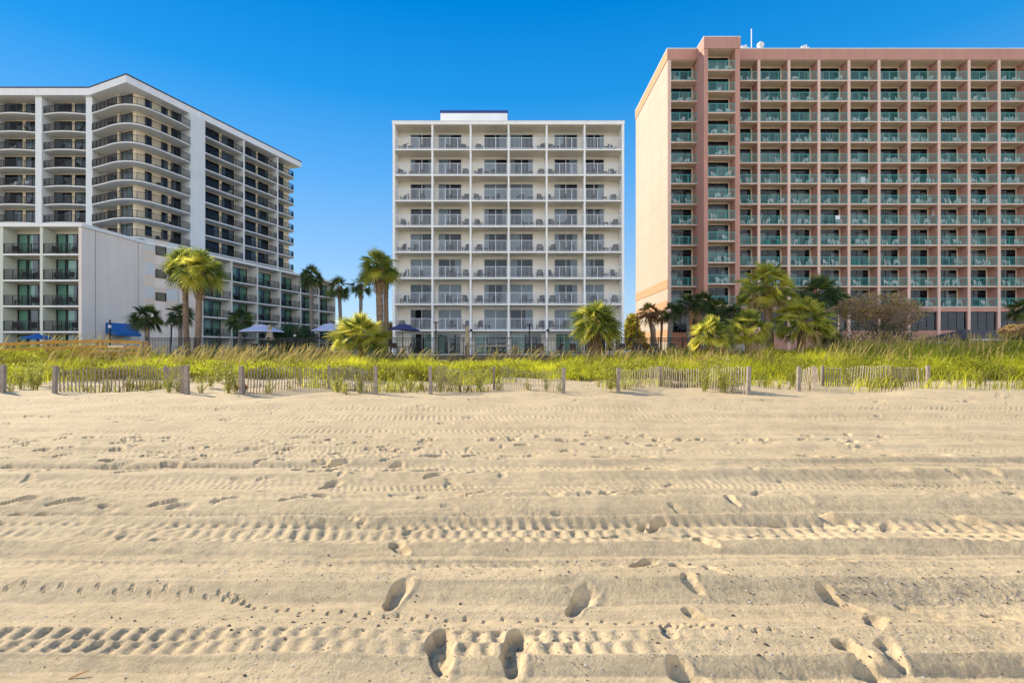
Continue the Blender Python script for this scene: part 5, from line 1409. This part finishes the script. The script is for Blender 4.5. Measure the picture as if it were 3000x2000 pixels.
sub('canopy', b.mesh('canopy'), T); b = MB(); b.tube([(0,0,0),(0,0,zt + .08)], .03, 'black_metal', 8); sub('pole', b.mesh('pole'), T)
p = at(1810, 985, 45); T = thing('folded_parasol', 'folded dark parasol standing among the loungers behind the pool fence', 'parasol', (p.x, 45, 1.23)); zt = p.z - 1.23
b = MB(); b.lathe([(.20, zt - 1.2), (.24, zt - 1.1), (.2, zt - .7), (.13, zt - .3), (.03, zt)], 'chair_dark', 10); sub('canopy', b.mesh('canopy'), T)
b = MB(); b.tube([(0,0,0),(0,0,zt + .06)], .025, 'black_metal', 8); sub('pole', b.mesh('pole'), T)

def lamp_post(px, py, d, label, head='box'):
    p = at(px, py, d); T = thing('lamp_post', label, 'lamp post', (p.x, d, 1.23)); h = p.z - 1.23
    b = MB(); b.box(-.05, .05, -.05, .05, 0, h, 'black_metal'); sub('pole', b.mesh('pole'), T)
    b = MB()
    if head == 'box': b.box(-.22, .22, -.16, .16, h + .002, h + .10, 'black_metal')
    elif head == 'arm': b.bar((0, 0, h - .25), (.22, -.05, h - .02), .06, 'black_metal'); b.bar((.1, -.02, h - .1), (.32, -.06, h + .02), .16, 'black_metal', .08)
    else: b.box(-.09, .09, -.07, .07, h*.78, h*.86, 'alu_frame'); b.box(-.07, .07, -.07, .07, h + .001, h + .03, 'black_metal')
    sub('lamp_head', b.mesh('lamp_head'), T)
lamp_post(322, 938, 45, 'dark pole with a small grey box before the blue awning', 'mid')
lamp_post(502, 950, 45, 'short black lamp post with a slanted head by the twin palms', 'arm')
lamp_post(1277, 946, 46, 'black lamp post before the second white hotel bay')
lamp_post(1551, 952, 46, 'thin black lamp post before the middle white hotel bays')
lamp_post(864, 970, 45, 'small sign lamp on a thin pole before the round shrub', 'mid')
lamp_post(1866, 916, 66, 'street lamp beside the cream side wall', 'arm')
p = at(1369, 955, 40.1); T = thing('timber_post', 'tall pale timber shower post standing at the sea wall', 'post', (p.x, 40.1, .6))
b = MB(); b.tube([(0,0,-.3),(0,0,p.z - .6)], [.14, .13], 'post_wood', 12); sub('shaft', b.mesh('shaft', True), T)
b = MB(); b.bar((0, -.16, 1.4), (0, -.16, 1.9), .03, 'alu_frame'); b.bar((0, -.16, 1.9), (0, -.30, 1.95), .03, 'alu_frame'); sub('shower_pipe', b.mesh('shower_pipe'), T)
for px, dd, lab in ((502, 44.6, 'white surfboard shaped panel leaning behind the slanted lamp post'),):
    p = at(px, 966, dd); T = thing('surf_board', lab, 'board', (p.x, dd, 1.23)); b = MB(); b.bar((-.05, .1, 0), (.06, .2, p.z - 1.23), .34, 'towel_white', .05); sub('board', b.mesh('board'), T)

# loungers behind the fence
def lounger_parts():
    f = MB()
    for s in (-1, 1): f.tube([(s*.32, -.95, .34), (s*.32, .25, .36), (s*.31, .62, .98)], .025, 'lounger_cream', 6)
    f.tube([(-.32, -.95, .34), (.32, -.95, .34)], .025, 'lounger_cream', 6)
    sb = MB(); sb.box(-.29, .29, -.93, .24, .345, .36, 'chair_brown')
    bk = MB(); bk.bar((0, .26, .37), (0, .62, .98), .58, 'chair_brown', .02)
    lg = MB(); lg.tube([(0, -.06, .345), (0, -.09, 0)], .025, 'lounger_cream', 6); lg.tube([(0, .06, .345), (0, .09, 0)], .025, 'lounger_cream', 6); lg.tube([(0, -.09, .012), (0, .09, .012)], .02, 'lounger_cream', 6)
    return f.mesh('frame', True), sb.mesh('seat'), bk.mesh('backrest'), lg.mesh('leg', True)
LP = lounger_parts()
for px, rz, d, wh in ((1585, .1, 43.5, 'nearest to the beach gate'), (1632, -.9, 44.6, 'turned sideways'), (1681, .1, 43.4, 'second facing the beach from the gate'), (1735, .2, 43.6, 'half hidden by the stout palm'),
                  (1788, -.15, 43.5, 'just past the stout palm'), (1826, .05, 43.3, 'beside the folded dark parasol'), (1874, .05, 43.5, 'in front of the low sunlit bush'), (1925, .1, 43.6, 'before the thin orange lit palm'), (1975, 0, 43.5, 'last, by the corner of the pink hotel')):
    T = thing('sun_lounger', f'brown sling sun lounger on cream frame, {wh}', 'sun lounger', ((px - 1500)/FPX*d, d, 1.232), 'sun loungers along the pool fence', rz)
    sub('frame', LP[0], T); sub('seat', LP[1], T); sub('backrest', LP[2], T)
    for sx in (-.32, .32):
        for sy in (-.6, .2): sub('leg', LP[3], T, (sx, sy, 0))
# patio sets
def patio_parts(m1, m2):
    f = MB()
    for s in (-1, 1): f.tube([(s*.27, .30, 0), (s*.25, .2, .45), (s*.25, .34, 1.0)], .025, m1, 6); f.tube([(s*.27, -.28, 0), (s*.27, -.24, .66), (s*.26, .2, .66)], .022, m1, 6); f.tube([(s*.25, -.24, .45), (s*.25, .2, .45)], .02, m1, 6)
    f.tube([(-.25, .34, 1.0), (.25, .34, 1.0)], .025, m1, 6)
    s_ = MB().box(-.235, .235, -.24, .2, .44, .462, m2); k_ = MB().bar((0, .205, .56), (0, .33, .96), .47, m2, .02)
    return f.mesh('frame', True), s_.mesh('seat'), k_.mesh('backrest')
PP = patio_parts('lounger_cream', 'chair_dark'); PB = patio_parts('chair_brown', 'chair_brown')
for px, d, rz, pp, lab in ((922, 43.2, 1.3, PP, 'cream framed dark sling chair seen side on before the lilac parasol'), (950, 43, 3.1, PP, 'cream framed dark sling chair seen from behind, first of two'), (970, 43, 3.2, PP, 'cream framed dark sling chair seen from behind, beside the young palm'),
                       (990, 44.3, .2, PP, 'cream framed dark sling chair across the table behind the young palm'), (1158, 43, 3.0, PB, 'brown wicker chair seen from behind under the navy parasol'), (1192, 43.6, -1.2, PB, 'orange brown chair turned sideways beside the navy parasol'), (745, 45, .4, PP, 'pale chair under the lilac parasol by the folded one'), (775, 45.3, -.5, PP, 'pale chair beside the folded tan parasol')):
    T = thing('deck_chair', lab, 'chair', ((px - 1500)/FPX*d, d, 1.232), None, rz)
    sub('frame', pp[0], T); sub('seat', pp[1], T); sub('backrest', pp[2], T)
def table(px, d, label, m):
    T = thing('patio_table', label, 'table', ((px - 1500)/FPX*d, d, 1.232))
    b = MB(); b.lathe([(.55, .70), (.56, .715), (.55, .73)], m, 20); sub('tabletop', b.mesh('tabletop'), T)
    for k in range(4):
        a = .78 + k*1.57; b = MB(); b.tube([(.42*math.cos(a), .42*math.sin(a), 0), (.36*math.cos(a), .36*math.sin(a), .699)], .022, m, 6); sub('leg', b.mesh('leg'), T)
table(962, 43.8, 'round cream patio table between the dark sling chairs', 'lounger_cream'); table(1176, 44.2, 'round dark patio table under the navy parasol', 'chair_dark'); table(765, 44.5, 'round cream table under the first lilac parasol', 'lounger_cream')
# white bar counter and pool shelter at the pink hotel's foot
p = at(2890, 985, 56); T = thing('pool_shelter', 'dark hipped pool shelter roof with a white gutter before the pink hotel', 'shelter', (p.x, 56, 1.2))
zr = p.z + .0
x0, x1 = at(2838, 0, 56).x, at(3090, 0, 56).x
b = MB(); z0 = CAMH + (1030 - 993)/FPX*56; z1 = CAMH + (1030 - 966)/FPX*60
b.add([(x0,56,z0),(x1,56,z0),(x1,64-.4,z0),(x0,64-.4,z0),(x0+2.6,60,z1),(x1-2.6,60,z1)], [(0,1,5,4),(1,2,5),(2,3,4,5),(3,0,4),(3,2,1,0)], 'roof_grey'); b.build('roof', T)
b = MB(); b.box(x0 - .05, x1 + .05, 55.9, 55.99, z0 - .12, z0 + .02, 'fascia_white'); b.build('gutter', T)
for k in range(4):
    b = MB(); x = x0 + .4 + (x1 - x0 - .8)*k/3; b.box(x - .1, x + .1, 56.3, 56.5, 1.15, z0 - .01, 'alu_frame'); b.build('post', T)
T = thing('pale_railing', 'pale blue white picket railing before the pool shelter', 'railing', (42, 50, 1.2))
for k in range(7):
    x = 37.5 + k*2.4; put('picket_panel', rail_mesh(2.38, 1.2, 'teal' if k < 2 else 'white_rail', .12, .03, 1), T, (x, 50, 1.2))
b = MB(); b.box(19.6, 21.4, 46.0, 46.6, 1.23, 2.15, 'panel_blue'); b.box(19.5, 21.5, 45.95, 46.65, 2.152, 2.2, 'white_paint')
tag(b.build('bar_counter'), 'pale blue outdoor counter beside the cream side wall corner', 'counter')
